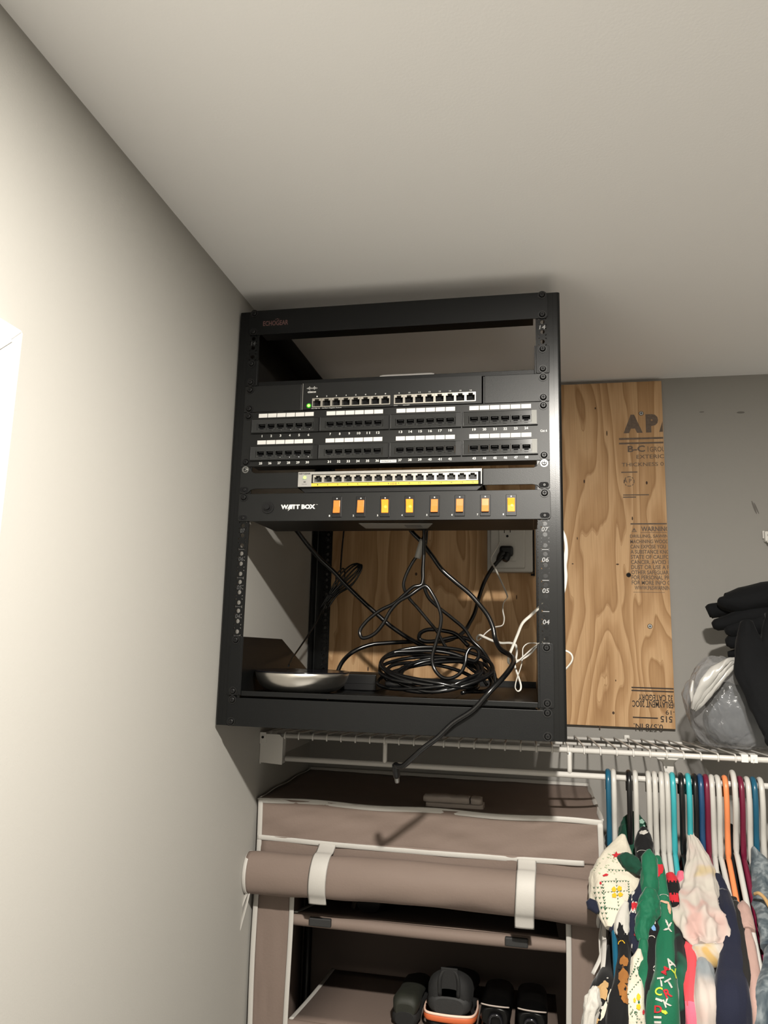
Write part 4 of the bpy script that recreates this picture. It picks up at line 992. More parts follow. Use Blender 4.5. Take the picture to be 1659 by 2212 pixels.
def mixmat(name, cols, scale, detail=2, sharp=.12, rough=.9, dist=.5, stretch=(1, 1, 1)):
    m = bpy.data.materials.new(name); m.use_nodes = True; nt = m.node_tree; N = nt.nodes; L = nt.links; b = N['Principled BSDF']
    tc = N.new('ShaderNodeTexCoord'); mp = N.new('ShaderNodeMapping'); mp.inputs['Scale'].default_value = stretch; L.new(tc.outputs['Object'], mp.inputs['Vector'])
    n = N.new('ShaderNodeTexNoise'); n.inputs['Scale'].default_value = scale; n.inputs['Detail'].default_value = detail; n.inputs['Distortion'].default_value = dist
    L.new(mp.outputs[0], n.inputs['Vector']); r = N.new('ShaderNodeValToRGB'); e = r.color_ramp.elements
    k = len(cols); ps = [.30+.40*i/(k-1) for i in range(k)]
    e[0].position = ps[0]; e[0].color = (*cols[0], 1); e[1].position = ps[-1]; e[1].color = (*cols[-1], 1)
    for p_, c_ in list(zip(ps, cols))[1:-1]: q = e.new(p_); q.color = (*c_, 1)
    L.new(n.outputs['Fac'], r.inputs[0]); L.new(r.outputs[0], b.inputs['Base Color']); b.inputs['Roughness'].default_value = rough; b.inputs['Specular IOR Level'].default_value = .2; b.inputs['Sheen Weight'].default_value = .1
    return m
C['tiedye'] = mixmat('tie_dye_jersey', [(.36, .235, .21), (.35, .305, .275), (.36, .335, .295), (.345, .305, .275), (.36, .27, .10)], 13)
C['tiedye2'] = mixmat('tie_dye_cuff_jersey', [(.36, .13, .13), (.36, .27, .245), (.37, .34, .30), (.36, .24, .09)], 30, sharp=.1)
C['tiedye3'] = mixmat('tie_dye_sleeve_jersey', [(.14, .17, .19), (.33, .29, .265), (.36, .31, .28), (.35, .21, .185)], 10)
C['denim'] = mixmat('heather_denim', [(.02, .03, .04), (.06, .075, .085), (.17, .19, .20)], 85, 4, stretch=(1, 1, .35))
C['floral'] = mixmat('black_floral_jersey', [(.0045, .0045, .005), (.0045, .0045, .005), (.0045, .0045, .005), (.006, .055, .032), (.03, .10, .075)], 26, 1)

def lobe_fold(amp, k, seed):
    def f(t, an):
        w = noise.noise(Vector((t*3.1, seed, 1)))*1.6
        ridge = 1-2*abs(math.sin(k*an*.5+seed+t*2.4+w))
        q = noise.noise(Vector((math.cos(an)*1.4+seed, math.sin(an)*1.4, t*6+seed)))
        q2 = abs(noise.noise(Vector((math.cos(an)*2.6+seed, math.sin(an)*2.6+t*3, t*9+seed))))
        return 1+amp*(.55*ridge*(.4+.6*t)+.9*q-1.0*q2+.2)
    return f
def lobe(mb, pts, amp=.14, k=4, seed=0, deep=1.0, n=40, sm=8, bands=None, cover=True):
    """one fold of cloth: pts (px, py, depth y, half width in picture px[, half depth mm])"""
    if pts[-1][1] >= 2220: pts = [*pts, (pts[-1][0]-6, 2420, *pts[-1][2:]), (pts[-1][0]-12, 2620, *pts[-1][2:])]
    if cover: pts = [(p[0], p[1], min(p[2], max(-30, (207 if p[1] < 1960 else 192)-(p[1]-1850)*.707)), max(p[3], 13) if (p[1] >= 1985 and 0 < i < len(pts)-1) else p[3], *p[4:]) for i, p in enumerate(pts)]
    P = [at(p[0], p[1], p[2]) for p in pts]; R = [(p[3]*.72, p[4] if len(p) > 4 else max(p[3]*.72*deep, 6)) for p in pts]
    if cover: amp = amp*1.9
    f0 = len(mb.bm.faces); mb.tube(P, R, n, sm=sm, up=(1, 0, 0), fold=lobe_fold(amp, k, seed))
    if bands:
        mb.bm.faces.ensure_lookup_table()
        for f in mb.bm.faces[f0:]:
            q = f.calc_center_median(); u, v = pix(q); v += 2.0*math.sin(u*.9+seed)
            for lim, mi in bands:
                if v <= lim: f.material_index = mi; break
    return P
def drape(mb, x, rot, th=5, zt=-182, zs=-297, zb=-700, y0=120, y1=395, mi=0):
    """the body of a garment: a thin hanging slab under the hanger's arms, gently waved"""
    s = math.sin(math.radians(rot)); o = mb.mi; mb.mi = mi
    ys = [y0+(y1-y0)*i/16 for i in range(17)]
    rows = []
    for j in range(13):
        r1 = []
        for y in ys:
            d = y-213; tz_ = zt-(zt-zs)*min(1, abs(d)/185); z = tz_+(zb-tz_)*j/12
            w = 2.2*math.sin(y*.07+j*.5+x)*(j/12)
            r1.append((x-d*s*-1*-1+w, y, z))
        rows.append(r1)
    b = bmesh.new()
    F = [[b.verts.new((p[0]-th/2, p[1], p[2])) for p in r] for r in rows]; K = [[b.verts.new((p[0]+th/2, p[1], p[2])) for p in r] for r in rows]
    n, m = len(F), len(F[0])
    for i in range(n-1):
        for j in range(m-1):
            for Q in (F, K): b.faces.new([Q[i][j], Q[i][j+1], Q[i+1][j+1], Q[i+1][j]]).smooth = True
    for i in range(n-1):
        for j in (0, m-1): b.faces.new([F[i][j], F[i+1][j], K[i+1][j], K[i][j]])
    for j in range(m-1):
        for i in (0, n-1): b.faces.new([F[i][j], F[i][j+1], K[i][j+1], K[i][j]])
    bmesh.ops.recalc_face_normals(b, faces=b.faces[:]); mb.merge(b); mb.mi = o
def decals(parent, src, items, name, mats):
    """printed or stitched marks laid on the cloth: items (kind, px, py, w, h, rot deg, material index[, letter])"""
    deps = bmesh.new(); deps.from_mesh(src.data)
    B = Vector(src['_base'])
    for v in deps.verts: v.co = v.co/S+B
    tree = BVHTree.FromBMesh(deps); out = MB()
    for it in items:
        kind, px, py, w, h, rot, mi = it[:7]; b = bmesh.new()
        if kind == 'let':
            b.free(); b, bw, bh = text_bm(it[7], .25)
            for v in b.verts: v.co = Vector(((v.co.x/bw-.5)*w, (v.co.y/bh-.5)*h, 0))
        elif kind == 'dot':
            b.faces.new([b.verts.new((w/2*math.cos(2*math.pi*i/12), h/2*math.sin(2*math.pi*i/12), 0)) for i in range(12)])
        elif kind == 'star':
            b.faces.new([b.verts.new(((w/2 if i % 2 == 0 else w/5)*math.cos(2*math.pi*i/10), (h/2 if i % 2 == 0 else h/5)*math.sin(2*math.pi*i/10), 0)) for i in range(10)])
        elif kind == 'vee':
            b.faces.new([b.verts.new(p) for p in ((-w/2, h/2, 0), (-w/6, h/3, 0), (0, 0, 0), (w/6, h/3, 0), (w/2, h/2, 0), (0, -h/2, 0))])
        elif kind == 'blob':
            b.faces.new([b.verts.new((w/2*math.cos(2*math.pi*i/16)*(1+.22*math.sin(i*2.7+px)), h/2*math.sin(2*math.pi*i/16)*(1+.22*math.cos(i*1.9+py)), 0)) for i in range(16)])
        elif kind == 'arc':
            n = 10; V_ = []
            for i in range(n+1):
                a = math.pi*i/n; V_.append([b.verts.new((rr*math.cos(a)*w/2, rr*math.sin(a)*h, 0)) for rr in (1, 1-3.2/w)])
            for i in range(n): b.faces.new([V_[i][0], V_[i+1][0], V_[i+1][1], V_[i][1]])
        bmesh.ops.triangulate(b, faces=[f for f in b.faces if len(f.verts) > 4])
        if kind != 'let' or True:
            bmesh.ops.subdivide_edges(b, edges=[e for e in b.edges if e.calc_length() > 4], cuts=1, use_grid_fill=True)
        ca, sa = math.cos(math.radians(rot)), math.sin(math.radians(rot)); ok = True; last = None
        for v in b.verts:
            u = px+v.co.x*ca-v.co.y*sa; t = py-(v.co.x*sa+v.co.y*ca)
            q0 = at(u, t, 0); d = (q0-CAM).normalized()
            hit = tree.ray_cast(CAM, d)
            if hit[0] is None: ok = False; break
            nrm = hit[1] if hit[1].dot(d) < 0 else -hit[1]
            v.co = hit[0]+nrm*.9-d*.3
        if ok and max((v.co.y for v in b.verts))-min((v.co.y for v in b.verts)) < 70:
            bmesh.ops.recalc_face_normals(b, faces=b.faces[:]); o = out.mi; out.mi = mi; out.merge(b); out.mi = o
        else: b.free()
    deps.free()
    return out.build(name, mats, parent)
def garment(name, label, hx, rot=-6, cat='sweater'):
    return thing(name, label, cat, (hx, 213, -200), 'clothes hanging from the rod')

# 1 black sweatshirt, leftmost
g = garment('sweatshirt', 'black sweatshirt with tan figures and green lettering, leftmost of the hanging clothes', 331, cat='sweatshirt')
b = MB(); lobe(b, [(1338,1962,160,6,8),(1331,2010,130,10,9),(1325,2060,96,14,10),(1318,2100,62,20,12),(1312,2150,-6,32,14),(1308,2260,-20,42,16)], seed=1, cover=False); drape(b, 331, -4)
body = b.build('body', C['black'], g)
decals(g, body, [('blob', 1301, 2143, 22, 34, 10, 0), ('blob', 1307, 2128, 14, 16, 0, 0), ('blob', 1283, 2203, 22, 18, 0, 0), ('dot', 1302, 2177, 10, 8, 0, 2), ('blob', 1304, 2184, 9, 40, -16, 1), ('blob', 1317, 2150, 7, 30, -18, 1), ('let', 1320, 2178, 11, 18, 0, 3, 'A'), ('let', 1318, 2208, 12, 16, -20, 4, 'M'), ('dot', 1327, 2163, 4, 4, 0, 2), ('dot', 1338, 2184, 3, 3, 0, 2), ('dot', 1295, 2187, 3, 4, 0, 2), ('dot', 1312, 2114, 4, 3, 0, 2), ('let', 1341, 2206, 9, 12, 10, 4, 'K')], 'printed_figures', [C['tan'], C['cream'], C['white'], C['leaf'], C['red']])
b = MB(); lobe(b, [(1288,2136,-16,6),(1281,2160,-26,10),(1275,2185,-30,13),(1268,2260,-30,15)], seed=3, amp=.2, k=5); b.build('white_sleeve', C['white'], g)
# 2 cream patterned knit, flopped to the left
g = garment('knit_sweater', 'cream knit sweater with green stitches and a yellow flower flopped toward the cabinet', 339.5)
b = MB(); lobe(b, [(1346,1806,195,6),(1340,1832,180,22),(1334,1862,160,38),(1328,1900,140,50),(1326,1935,120,52),(1324,1962,100,44),(1320,1985,85,24),(1317,2006,75,8)], seed=2, amp=.07, k=3, deep=.6, n=60); drape(b, 339.5, -4, zt=-186)
body = b.build('body', C['cream'], g)
IT = []
random.seed(3)
for i in range(9): IT += [('vee', 1316+i*7.4-.3*i, 1880+i*.3, 5.6, 4.4, 0, 0), ('vee', 1302+i*6.2, 1905-.15*i, 5, 4, 0, 0)]
for i in range(9): IT += [('vee', 1303+i*.6, 1912+i*6.6, 5, 4.4, 0, 0), ('vee', 1357+i*.3, 1905+i*5.6, 4.6, 4.2, 0, 0), ('vee', 1331+i*.6, 1900+i*7.0, 3.6, 4.4, 0, 0)]
for i in range(8): IT.append(('vee', 1308+i*6.6, 1928-i*.5, 5, 2.6, 20, 0))
for i in range(34): IT.append(('vee', 1284+random.random()*50, 1838+random.random()*50, 4.4, 3, random.uniform(-30, 30), 3))
for i in range(7):
    for j in range(3): IT.append(('vee', 1284+j*8+i*2.0, 1918+i*11, 5, 5, 0, 0))
for i in range(7): IT.append(('vee', 1300+i*5.5, 1952+i*.8+8, 4.6, 4.4, 0, 0))
IT += [('star', 1331, 1848, 22, 16, 20, 2), ('blob', 1308, 1891, 12, 5, 15, 2), ('blob', 1298, 1908, 5, 6, 0, 2)]
IT += [('blob', 1326, 1922, 10, 11, 0, 1), ('blob', 1338, 1920, 10, 11, 0, 1), ('blob', 1327, 1935, 10, 10, 0, 1), ('blob', 1340, 1933, 10, 10, 0, 1)]
decals(g, body, IT, 'stitched_pattern', [C['leaf'], C['yellow'], C['red'], cloth('sage_stitch', (.30, .36, .24))])
b = MB(); lobe(b, [(1338,1856,150,9),(1352,1858,142,16),(1366,1866,134,17),(1382,1884,124,9)], seed=4, amp=.08); b.build('green_yoke', C['dkgreen'], g)
b = MB(); b.tube([at(1389,1898,125), at(1384,1925,112), at(1362,1950,98), at(1342,1975,86), at(1326,2000,76), at(1319,2012,72)], [(4, 6), (7, 6), (8, 6), (8, 6), (6, 6), (3, 4)], 14, sm=6, up=(1, 0, 0)); b.tube([at(1270,1944,92), at(1279,1955,90), at(1292,1972,84)], [(4, 5), (9, 6), (3, 4)], 12, sm=6, up=(1, 0, 0)); b.build('navy_lining', C['navy'], g)
# 3 black sleeve with white cuff and brown figure
g = garment('sweatshirt', 'black sweatshirt with a white topped sleeve and a brown animal shape', 346, cat='sweatshirt')
b = MB(); lobe(b, [(1352,1950,95,7),(1345,1975,85,13),(1341,2005,72,15),(1345,2035,60,13),(1347,2065,50,13),(1347,2110,38,15),(1343,2150,26,17),(1338,2190,16,21),(1334,2260,10,24)], seed=5, amp=.08, bands=[(2016, 1), (2999, 0)]); drape(b, 346, -4, th=4, zt=-200)
body = b.build('body', [C['black'], C['white']], g)
decals(g, body, [('blob', 1341, 2014, 14, 40, 4, 2), ('arc', 1343, 2040, 14, 8, 10, 1), ('blob', 1348, 2078, 18, 24, 0, 0), ('blob', 1347, 2110, 19, 34, 3, 0), ('blob', 1345, 2136, 18, 34, 6, 0), ('blob', 1349, 2156, 12, 26, 16, 0), ('blob', 1342, 2090, 13, 11, 30, 2)], 'printed_figure', [C['brown'], C['yellow'], C['black']])
# 4 white, red and navy striped sleeve
g = garment('sweater', 'navy sweater with a white and red banded shoulder', 355)
b = MB(); lobe(b, [(1369,1930,110,7),(1367,1950,100,10),(1367,1975,90,10),(1368,2005,80,11),(1371,2040,66,12),(1376,2062,60,5)], seed=6, amp=.07, bands=[(1949, 1), (1964, 2), (1971, 1), (2999, 0)]); drape(b, 355, -4, th=4, zt=-200)
body = b.build('body', [C['navy'], C['white'], C['red']], g)
decals(g, body, [('blob', 1375, 2007, 6, 14, -30, 0), ('blob', 1378, 2020, 5, 12, 20, 0), ('blob', 1373, 2020, 7, 6, 0, 1), ('dot', 1366, 2044, 2.4, 10, 0, 2)], 'printed_figure', [C['mint'], C['red'], C['white']])
g = garment('knit_sweater', 'cream sleeve with yellow flowers low between the navy and green clothes', 362)
b = MB(); lobe(b, [(1381,2050,34,3),(1378,2075,28,8),(1375,2110,22,12),(1372,2150,15,16),(1371,2190,8,18),(1371,2260,4,20)], seed=7, amp=.07); drape(b, 362, -4, th=4, zt=-215)
body = b.build('sleeve', C['cream'], g)
IT = [('vee', 1379-i*2.2+random.uniform(-1, 1), 2072+i*5.5, 4, 4, random.uniform(-20, 20), 0) for i in range(9)]+[('vee', 1383-i*4.2, 2118+i*5, 4.6, 3.6, 30, 0) for i in range(7)]+[('vee', 1358+i*4.4, 2168+i*6.6, 4.4, 3.6, -40, 0) for i in range(7)]+[('vee', 1355+random.random()*30, 2175+random.random()*34, 4, 4.4, 0, 0) for i in range(10)]+[('vee', 1366+random.random()*16, 2090+random.random()*26, 4, 5, 0, 0) for i in range(6)]
IT += [('blob', 1379, 2154, 9, 14, 0, 1), ('blob', 1371, 2161, 5, 10, 0, 1), ('blob', 1379, 2175, 9, 12, 0, 1), ('dot', 1380, 2165, 4, 6, 0, 0), ('blob', 1389, 2186, 4, 10, 0, 2)]
decals(g, body, IT, 'stitched_pattern', [C['leaf'], C['yellow'], C['red']])
# dark green hood far behind
g = garment('hooded_jacket', 'dark green hooded jacket seen behind the leftmost black hanger', 368, cat='jacket')
b = MB(); lobe(b, [(1372,1756,262,8),(1370,1772,255,26),(1368,1795,245,32),(1364,1822,235,30),(1358,1850,225,26),(1352,1890,215,20)], seed=8, amp=.07, deep=.6)
body = b.build('hood', C['dkgreen'], g); decals(g, body, [('blob', 1386, 1775, 11, 9, -35, 0), ('blob', 1391, 1784, 5, 4, -35, 0)], 'printed_logo', [C['mint']])
b = MB(); lobe(b, [(1322,1794,225,7),(1318,1815,220,12),(1320,1835,216,12)], seed=9); drape(b, 368, -4, th=4, zt=-190); b.build('collar', C['black'], g)
# 5 green velvet
g = garment('velvet_top', 'plain bright green velvet top bunched in soft folds', 378, cat='top')
b = MB(); lobe(b, [(1402,1840,150,6),(1402,1855,140,16),(1403,1885,125,18),(1403,1915,112,17),(1402,1940,104,14)], seed=10, amp=.06)
lobe(b, [(1404,1920,98,10),(1402,1945,90,20),(1399,1970,80,22),(1393,1992,70,18),(1388,2012,60,11),(1389,2035,52,9)], seed=12, amp=.12, k=3); lobe(b, [(1390,2030,50,8),(1391,2070,38,9),(1393,2130,24,9),(1395,2260,12,11)], seed=13, amp=.05); drape(b, 378, -5, th=4, zt=-205)
b.build('body', C['green'], g)
# 6 black with white and blue prints
g = garment('sweatshirt', 'black sweatshirt with small white rings and a blue patch between the two green tops', 386, cat='sweatshirt')
b = MB(); lobe(b, [(1411,1978,80,5),(1409,2000,72,9),(1408,2040,58,11),(1408,2090,44,13),(1410,2150,28,14),(1412,2260,16,15)], seed=14, amp=.06); drape(b, 386, -5, th=4, zt=-205)
body = b.build('body', C['black'], g)
for it in (('arc', 1409, 1994, 14, 7, -25, 0), ('blob', 1411, 2004, 9, 15, 25, 1), ('arc', 1407, 2028, 16, 7, 15, 0), ('dot', 1394, 2031, 10, 9, 0, 2), ('arc', 1415, 2092, 9, 5, 0, 0), ('arc', 1415, 2095, 9, -5, 0, 0), ('arc', 1411, 2150, 9, 6, 60, 0)): decals(g, body, [it], 'printed_mark', [C['white'], C['blue'], C['yellow']])
# 7 black collar with red and white trim
g = garment('sweatshirt', 'black sweatshirt whose rounded shoulder has white and red trim', 393, cat='sweatshirt')
b = MB(); lobe(b, [(1391,1791,200,8),(1391,1803,192,14),(1391,1822,180,19),(1392,1845,168,20),(1390,1866,158,16)], seed=15, amp=.05); drape(b, 393, -5, th=4, zt=-195)
body = b.build('body', C['black'], g)
decals(g, body, [('blob', 1390, 1799, 17, 9, 10, 0), ('blob', 1402, 1808, 9, 18, 35, 1), ('arc', 1391, 1844, 30, 7, -12, 0)], 'trim', [C['white'], C['red']])
# 8 green sweater with coloured letters
g = garment('sweater', 'green sweater with white, red and lime letters down its sleeve', 412.5)
b = MB(); lobe(b, [(1420,1852,150,7),(1424,1880,136,12),(1428,1915,120,13),(1432,1945,106,14),(1436,1975,94,17),(1438,2005,82,19),(1439,2045,68,19),(1439,2085,54,21),(1437,2120,42,23),(1433,2160,28,26),(1430,2260,14,30)], seed=16, amp=.05, n=40); drape(b, 404, -6, th=5, zt=-205)
body = b.build('body', C['green'], g)
for it in (('blob', 1424, 1880, 16, 26, -15, 1), ('arc', 1424, 1858, 18, 4, 0, 0), ('arc', 1434, 1936, 18, 4, -5, 0), ('blob', 1436, 1949, 20, 5, -14, 3), ('blob', 1445, 1962, 6, 24, 10, 3),
    ('blob', 1441, 1995, 4, 18, 20, 0), ('blob', 1446, 2000, 4, 16, -30, 0), ('blob', 1440, 2008, 14, 4, 20, 0), ('blob', 1447, 2010, 3, 10, 40, 0),
    ('let', 1448, 2082, 17, 24, 28, 0, 'A'), ('let', 1437, 2098, 16, 13, 62, 1, 'M'), ('let', 1457, 2104, 12, 22, 16, 2, 'Y'), ('let', 1428, 2122, 15, 20, 8, 0, 'T'), ('let', 1446, 2126, 16, 20, 30, 0, 'T'), ('let', 1423, 2142, 15, 18, -8, 2, 'C'), ('let', 1442, 2146, 14, 20, 24, 1, 'R'), ('let', 1424, 2160, 5, 15, 70, 0, 'I'), ('let', 1441, 2166, 15, 18, 20, 0, 'K'), ('let', 1422, 2180, 15, 16, -2, 1, 'D'), ('blob', 1435, 2186, 14, 8, -25, 2), ('let', 1421, 2197, 5, 15, 90, 0, 'I'), ('let', 1421, 2208, 5, 14, 90, 0, 'I')): decals(g, body, [it], 'applied_letter' if it[0] == 'let' else 'applied_patch', [C['white'], C['red'], C['lime'], C['peach']])
# 9 black floral with red trim
g = garment('sweatshirt', 'black leaf printed sweatshirt with red trim next to the lettered sweater', 421, cat='sweatshirt')
b = MB(); lobe(b, [(1446,1888,140,8),(1452,1905,132,13),(1456,1935,118,14),(1461,1965,106,13),(1465,2005,90,13),(1468,2050,74,14),(1470,2110,54,15),(1471,2260,26,16)], seed=17, amp=.06, bands=[(1903, 1), (1931, 0), (1948, 1), (1985, 0), (2999, 2)]); drape(b, 419, -6, th=5, zt=-205)
b.build('body', [C['black'], C['red'], C['floral']], g)
g = garment('shirt', 'hot pink shirt shoulder peeking out left of the tie dye top', 426, cat='shirt')
b = MB(); lobe(b, [(1470,1884,165,6),(1472,1900,158,13),(1473,1920,150,15),(1474,1945,140,12)], seed=18, amp=.08); drape(b, 426, -6, th=3, zt=-205); b.build('body', C['pink'], g)
g = garment('shirt', 'coral red shirt with a pink lower band between floral and tie dye', 434, cat='shirt')
b = MB(); lobe(b, [(1488,2028,78,4),(1490,2055,66,9),(1492,2090,54,12),(1494,2130,42,13),(1496,2175,30,13),(1498,2260,16,14)], seed=19, amp=.08, bands=[(2166, 0), (2999, 1)]); drape(b, 434, -6, th=4, zt=-210); b.build('body', [C['coral'], C['pink']], g)
# 10 tie-dye
g = garment('tie_dye_top', 'pale tie dye top with a baggy gathered sleeve in front of the navy jacket', 447, cat='top')
b = MB(); lobe(b, [(1490,1800,215,7),(1503,1835,196,17),(1511,1870,176,27),(1510,1910,152,40),(1509,1950,128,48),(1515,1990,104,52),(1524,2020,86,48),(1531,2045,74,42),(1532,2060,68,34)], seed=20, amp=.125, k=9, deep=.7, n=96, sm=10)
drape(b, 447, -6, th=5, zt=-200); b.build('body', C['tiedye'], g)
b = MB(); b.tube([at(1489,2052,64), at(1492,2070,52), at(1512,2070,38), at(1540,2066,34), at(1566,2060,44), at(1577,2046,60)], [(9, 7), (13, 8), (16, 9), (16, 9), (14, 8), (7, 6)], 24, sm=7, up=(0, 0, 1), fold=lobe_fold(.10, 3, 2)); b.build('gathered_cuff', C['tiedye2'], g)
b = MB(); lobe(b, [(1517,2072,52,8),(1521,2095,46,16),(1523,2130,38,21),(1524,2170,30,23),(1524,2260,16,24)], seed=22, amp=.11, k=5, n=40); b.build('lower_sleeve', C['tiedye3'], g)
# 11 navy, 12 charcoal, 13 dusty pink, 14 denim, 15 black coat
g = garment('jacket', 'navy blue jacket right of the tie dye top', 471, cat='jacket')
b = MB(); lobe(b, [(1549,1890,165,7),(1552,1905,158,14),(1560,1935,146,18),(1569,1975,128,20),(1575,2015,110,20),(1578,2055,94,21),(1580,2110,72,26),(1580,2170,48,30),(1580,2260,26,32)], seed=23, amp=.07, k=3); drape(b, 466, -6, th=6, zt=-205); b.build('body', C['navy'], g)
g = garment('cardigan', 'charcoal cardigan between the navy jacket and dusty pink sweatshirt', 492, cat='cardigan')
b = MB(); lobe(b, [(1583,1940,140,7),(1586,1955,134,12),(1593,1985,122,13),(1599,2025,106,13),(1605,2075,86,14),(1610,2130,66,15),(1614,2260,30,16)], seed=24, amp=.07); drape(b, 489, -6, th=6, zt=-205); b.build('body', C['charcoal'], g)
g = garment('sweatshirt', 'dusty pink sweatshirt hanging from the orange hanger', 507.5, -7, cat='sweatshirt')
b = MB(); lobe(b, [(1606,1955,128,7),(1607,1966,122,13),(1610,1985,112,15),(1613,2004,102,15),(1616,2014,96,13)], seed=25, amp=.04); lobe(b, [(1612,2008,92,8),(1617,2040,82,9),(1624,2085,64,10),(1630,2130,46,11),(1634,2175,28,11),(1637,2260,12,12)], seed=26, amp=.05); drape(b, 507, -7, th=5, zt=-205); b.build('body', C['dusty'], g)
g = garment('denim_jacket', 'grey blue heathered denim jacket at the right edge', 540, -7, cat='jacket')
b = MB(); lobe(b, [(1626,1832,205,4),(1643,1865,190,20),(1659,1905,170,32),(1671,1955,140,38),(1682,2010,104,38),(1688,2060,80,36)], seed=27, amp=.08, deep=.5); lobe(b, [(1684,2030,90,20),(1674,2100,70,22),(1664,2150,60,24),(1660,2190,56,26),(1660,2260,40,28)], seed=28, amp=.07); drape(b, 540, -7, th=8, zt=-190); b.build('body', C['denim'], g)
b = MB(); b.tube([at(1630,1931,120), at(1640,1930,112), at(1652,1941,108), at(1664,1962,102)], [(2.6, 2.2)]*4, 10, sm=6); b.build('collar_piping', C['tan'], g)
g = garment('coat', 'long black coat between the white hangers left of the orange hanger', 498, cat='coat')
b = MB(); lobe(b, cover=False, pts=[(1577,1783,262,6),(1583,1815,246,12),(1590,1855,226,15),(1597,1900,204,16),(1604,1950,180,16),(1610,2000,160,14)], seed=29, amp=.05); drape(b, 498, -6, th=6, zt=-195); b.build('body', C['black'], g)

# ------------------------------------------------------------------ on the shelf at the right: plastic bag and black clothes
def pileof(label, lobes, seed, name='folded_garment'):
    b = MB()
    for i, l in enumerate(lobes): lobe(b, l, cover=False, seed=seed+i*3.1, amp=.07, k=3, n=36, deep=.85)
    o = b.build(name, M['blackcloth'], base=tuple(at(*lobes[0][0][:3]))); tag(o, label, 'clothes', 'black clothes piled on the shelf')
    return o
def hl(pts): return pts
def hpile(b, pts, seed, amp=.07):
    """fold running sideways: pts (px, py, y, half height px)"""
    P = [at(*p[:3]) for p in pts]; R = [(p[3]*.80, p[4] if len(p) > 4 else p[3]*.95) for p in pts]
    b.tube(P, R, 32, sm=6, up=(0, 0, 1), fold=lobe_fold(amp, 3, seed))
b = MB()
hpile(b, [(1528,1322,395,13),(1534,1320,394,17),(1560,1316,392,18),(1600,1306,390,22),(1700,1296,388,24)], 1)
hpile(b, [(1556,1296,385,8,30),(1564,1300,383,21,36),(1600,1300,380,32,44),(1650,1292,378,38,48),(1720,1286,376,40,48)], 2)
o = b.build('folded_garment', M['blackcloth'], base=tuple(at(1640, 1330, 385))); tag(o, 'topmost black folded garment of the pile on the wire shelf', 'clothes', 'black clothes piled on the shelf')
b = MB()
hpile(b, [(1540,1352,372,8),(1547,1350,370,13),(1575,1344,366,17),(1620,1332,362,24),(1720,1322,358,28)], 3)
hpile(b, [(1568,1364,365,8),(1576,1362,362,15),(1605,1356,358,20),(1650,1350,354,25),(1720,1345,350,26)], 4)
o = b.build('folded_garment', M['blackcloth'], base=tuple(at(1640, 1370, 360))); tag(o, 'second black garment in the pile with two rolled folds sticking out', 'clothes', 'black clothes piled on the shelf')
b = MB()
hpile(b, [(1568,1388,368,8),(1576,1387,366,15),(1605,1386,362,18),(1650,1384,358,26),(1720,1380,354,30)], 5)
hpile(b, [(1572,1413,376,6),(1590,1413,374,12),(1630,1413,370,20),(1720,1413,368,26)], 8)
o = b.build('folded_garment', M['blackcloth'], base=tuple(at(1640, 1400, 362))); tag(o, 'lowest rolled black garment of the pile above the plastic bag', 'clothes', 'black clothes piled on the shelf')
b = MB()
lobe(b, cover=False, pts=[(1612,1345,322,14,14),(1618,1385,308,30,16),(1628,1430,288,46,18),(1650,1470,268,54,20),(1678,1520,252,58,20),(1704,1570,240,60,20),(1716,1600,236,56,20)], seed=6, amp=.12, k=3, n=48); lobe(b, cover=False, pts=[(1690,1330,316,40,18),(1690,1400,304,50,22),(1700,1480,282,56,24)], seed=7, amp=.1, n=40)
o = b.build('draped_garment', M['blackcloth'], base=tuple(at(1660, 1480, 300))); tag(o, 'black garment draped from the pile down over the plastic bag', 'clothes', 'black clothes piled on the shelf')
# the bag
bag = thing('plastic_bag', 'translucent knotted plastic bag stuffed on the wire shelf under the black clothes', 'plastic bag', tuple(at(1575, 1628, 340)))
bc = at(1582, 1532, 352)
def ball(mb, c, rx, ry, rz, zmin, amp, sc, seed, n=72, m=44):
    b = bmesh.new(); V_ = []
    for j in range(m+1):
        th = math.pi*j/m; row = []
        for i in range(n):
            ph = 2*math.pi*i/n; d = Vector((math.sin(th)*math.cos(ph), math.sin(th)*math.sin(ph), math.cos(th)))
            r = 1+amp*noise.noise(d*sc+Vector((seed, 0, 0)))+amp*.5*(1-abs(noise.noise(d*sc*2.1+Vector((0, seed, 0))))*2)
            p = Vector((c.x+d.x*rx*r+ (d.z*-12), c.y+d.y*ry*r, c.z+d.z*rz*r))
            if p.z < zmin: p.z = zmin+(p.z-zmin)*.04
            row.append(b.verts.new(p))
        V_.append(row)
    for j in range(m):
        for i in range(n): b.faces.new([V_[j][i], V_[j][(i+1)%n], V_[j+1][(i+1)%n], V_[j+1][i]]).smooth = True
    bmesh.ops.remove_doubles(b, verts=b.verts[:], dist=.02); bmesh.ops.recalc_face_normals(b, faces=b.faces[:]); return mb.merge(b)
zs = -36.0
b = MB(); ball(b, bc, 75, 58, 87, zs, .10, 2.0, 4.0, 120, 70); b.build('film', M['bag'], bag)
b = MB(); ball(b, bc+Vector((12, 8, -20)), 54, 40, 60, zs+3, .12, 2.4, 9.0, 60, 36); b.build('contents', M['bagfill'], bag)
b = MB()
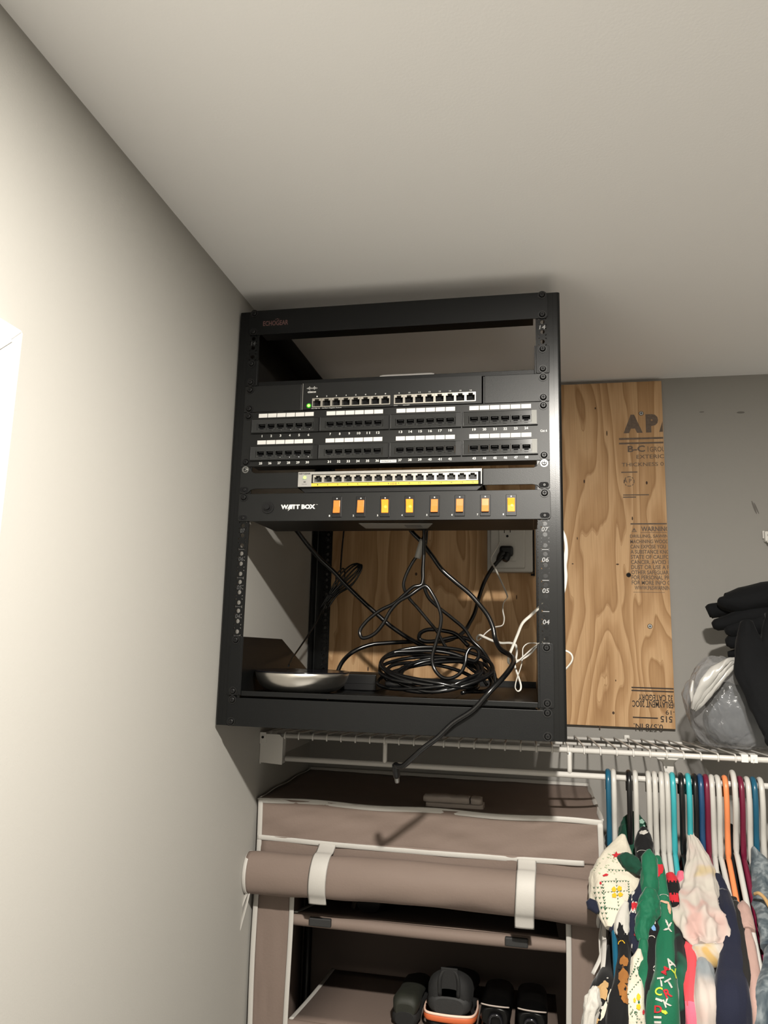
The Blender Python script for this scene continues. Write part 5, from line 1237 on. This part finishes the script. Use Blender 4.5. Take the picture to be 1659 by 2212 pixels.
for k, (dx, dy, w, dd) in enumerate(((0, 0, 7, 0), (9, 5, 6, 3), (17, 11, 5, 6))):
    b.tube([at(1495+dx*.3, 1532+dy*.2, 296+dd), at(1504+dx*.6, 1510+dy, 288+dd), at(1522+dx, 1478+dy, 283+dd), at(1545+dx, 1448+dy, 284+dd), at(1568+dx*.7, 1430+dy, 290+dd), at(1588+dx*.2, 1424+dy*.7, 300+dd)], [(2, 3), (w, 4), (w+2, 5), (w+2, 5), (w+1, 5), (3, 4)], 18, sm=7, up=(1, 0, .6), fold=lobe_fold(.22, 5, k*2.0))
b.tube([at(1497,1470,300), at(1494,1495,296), at(1496,1520,294)], [(2, 2), (4, 3), (2, 2)], 12, sm=6, up=(1, 0, 0))
b.build('gathered_handle', M['bagfold'], bag)

# ------------------------------------------------------------------ light and camera
dl = bpy.data.lights.new('closet_ceiling_light', 'AREA'); dl.shape = 'DISK'; dl.size = .06; dl.energy = 58.5; dl.color = (1.0, .948, .862)
do = bpy.data.objects.new('closet_ceiling_light', dl); col.objects.link(do); do.location = W(325, -930, 696)
w = bpy.data.worlds.new('closet_air'); scn.world = w; w.use_nodes = True
w.node_tree.nodes['Background'].inputs[0].default_value = (1, .95, .88, 1); w.node_tree.nodes['Background'].inputs[1].default_value = .0
cd = bpy.data.cameras.new('camera'); cam = bpy.data.objects.new('camera', cd); col.objects.link(cam)
cd.sensor_fit = 'VERTICAL'; cd.sensor_height = 24; cd.sensor_width = 18; cd.lens = CF/2212*24; cd.clip_start = .02; cd.clip_end = 30
cam.matrix_world = Matrix(((RT.x, UP.x, -_fw.x, CX*S), (RT.y, UP.y, -_fw.y, CY*S), (RT.z, UP.z, -_fw.z, (CZ+Z0)*S), (0, 0, 0, 1)))
scn.camera = cam
vs = scn.view_settings; vs.view_transform = 'Standard'; vs.look = 'None'; vs.gamma = 1; vs.exposure = 0.0; vs.use_curve_mapping = False
scn.cycles.max_bounces = 10; scn.cycles.diffuse_bounces = 8; scn.cycles.transparent_max_bounces = 12
for o in bpy.data.objects:
    if '_base' in o: del o['_base']
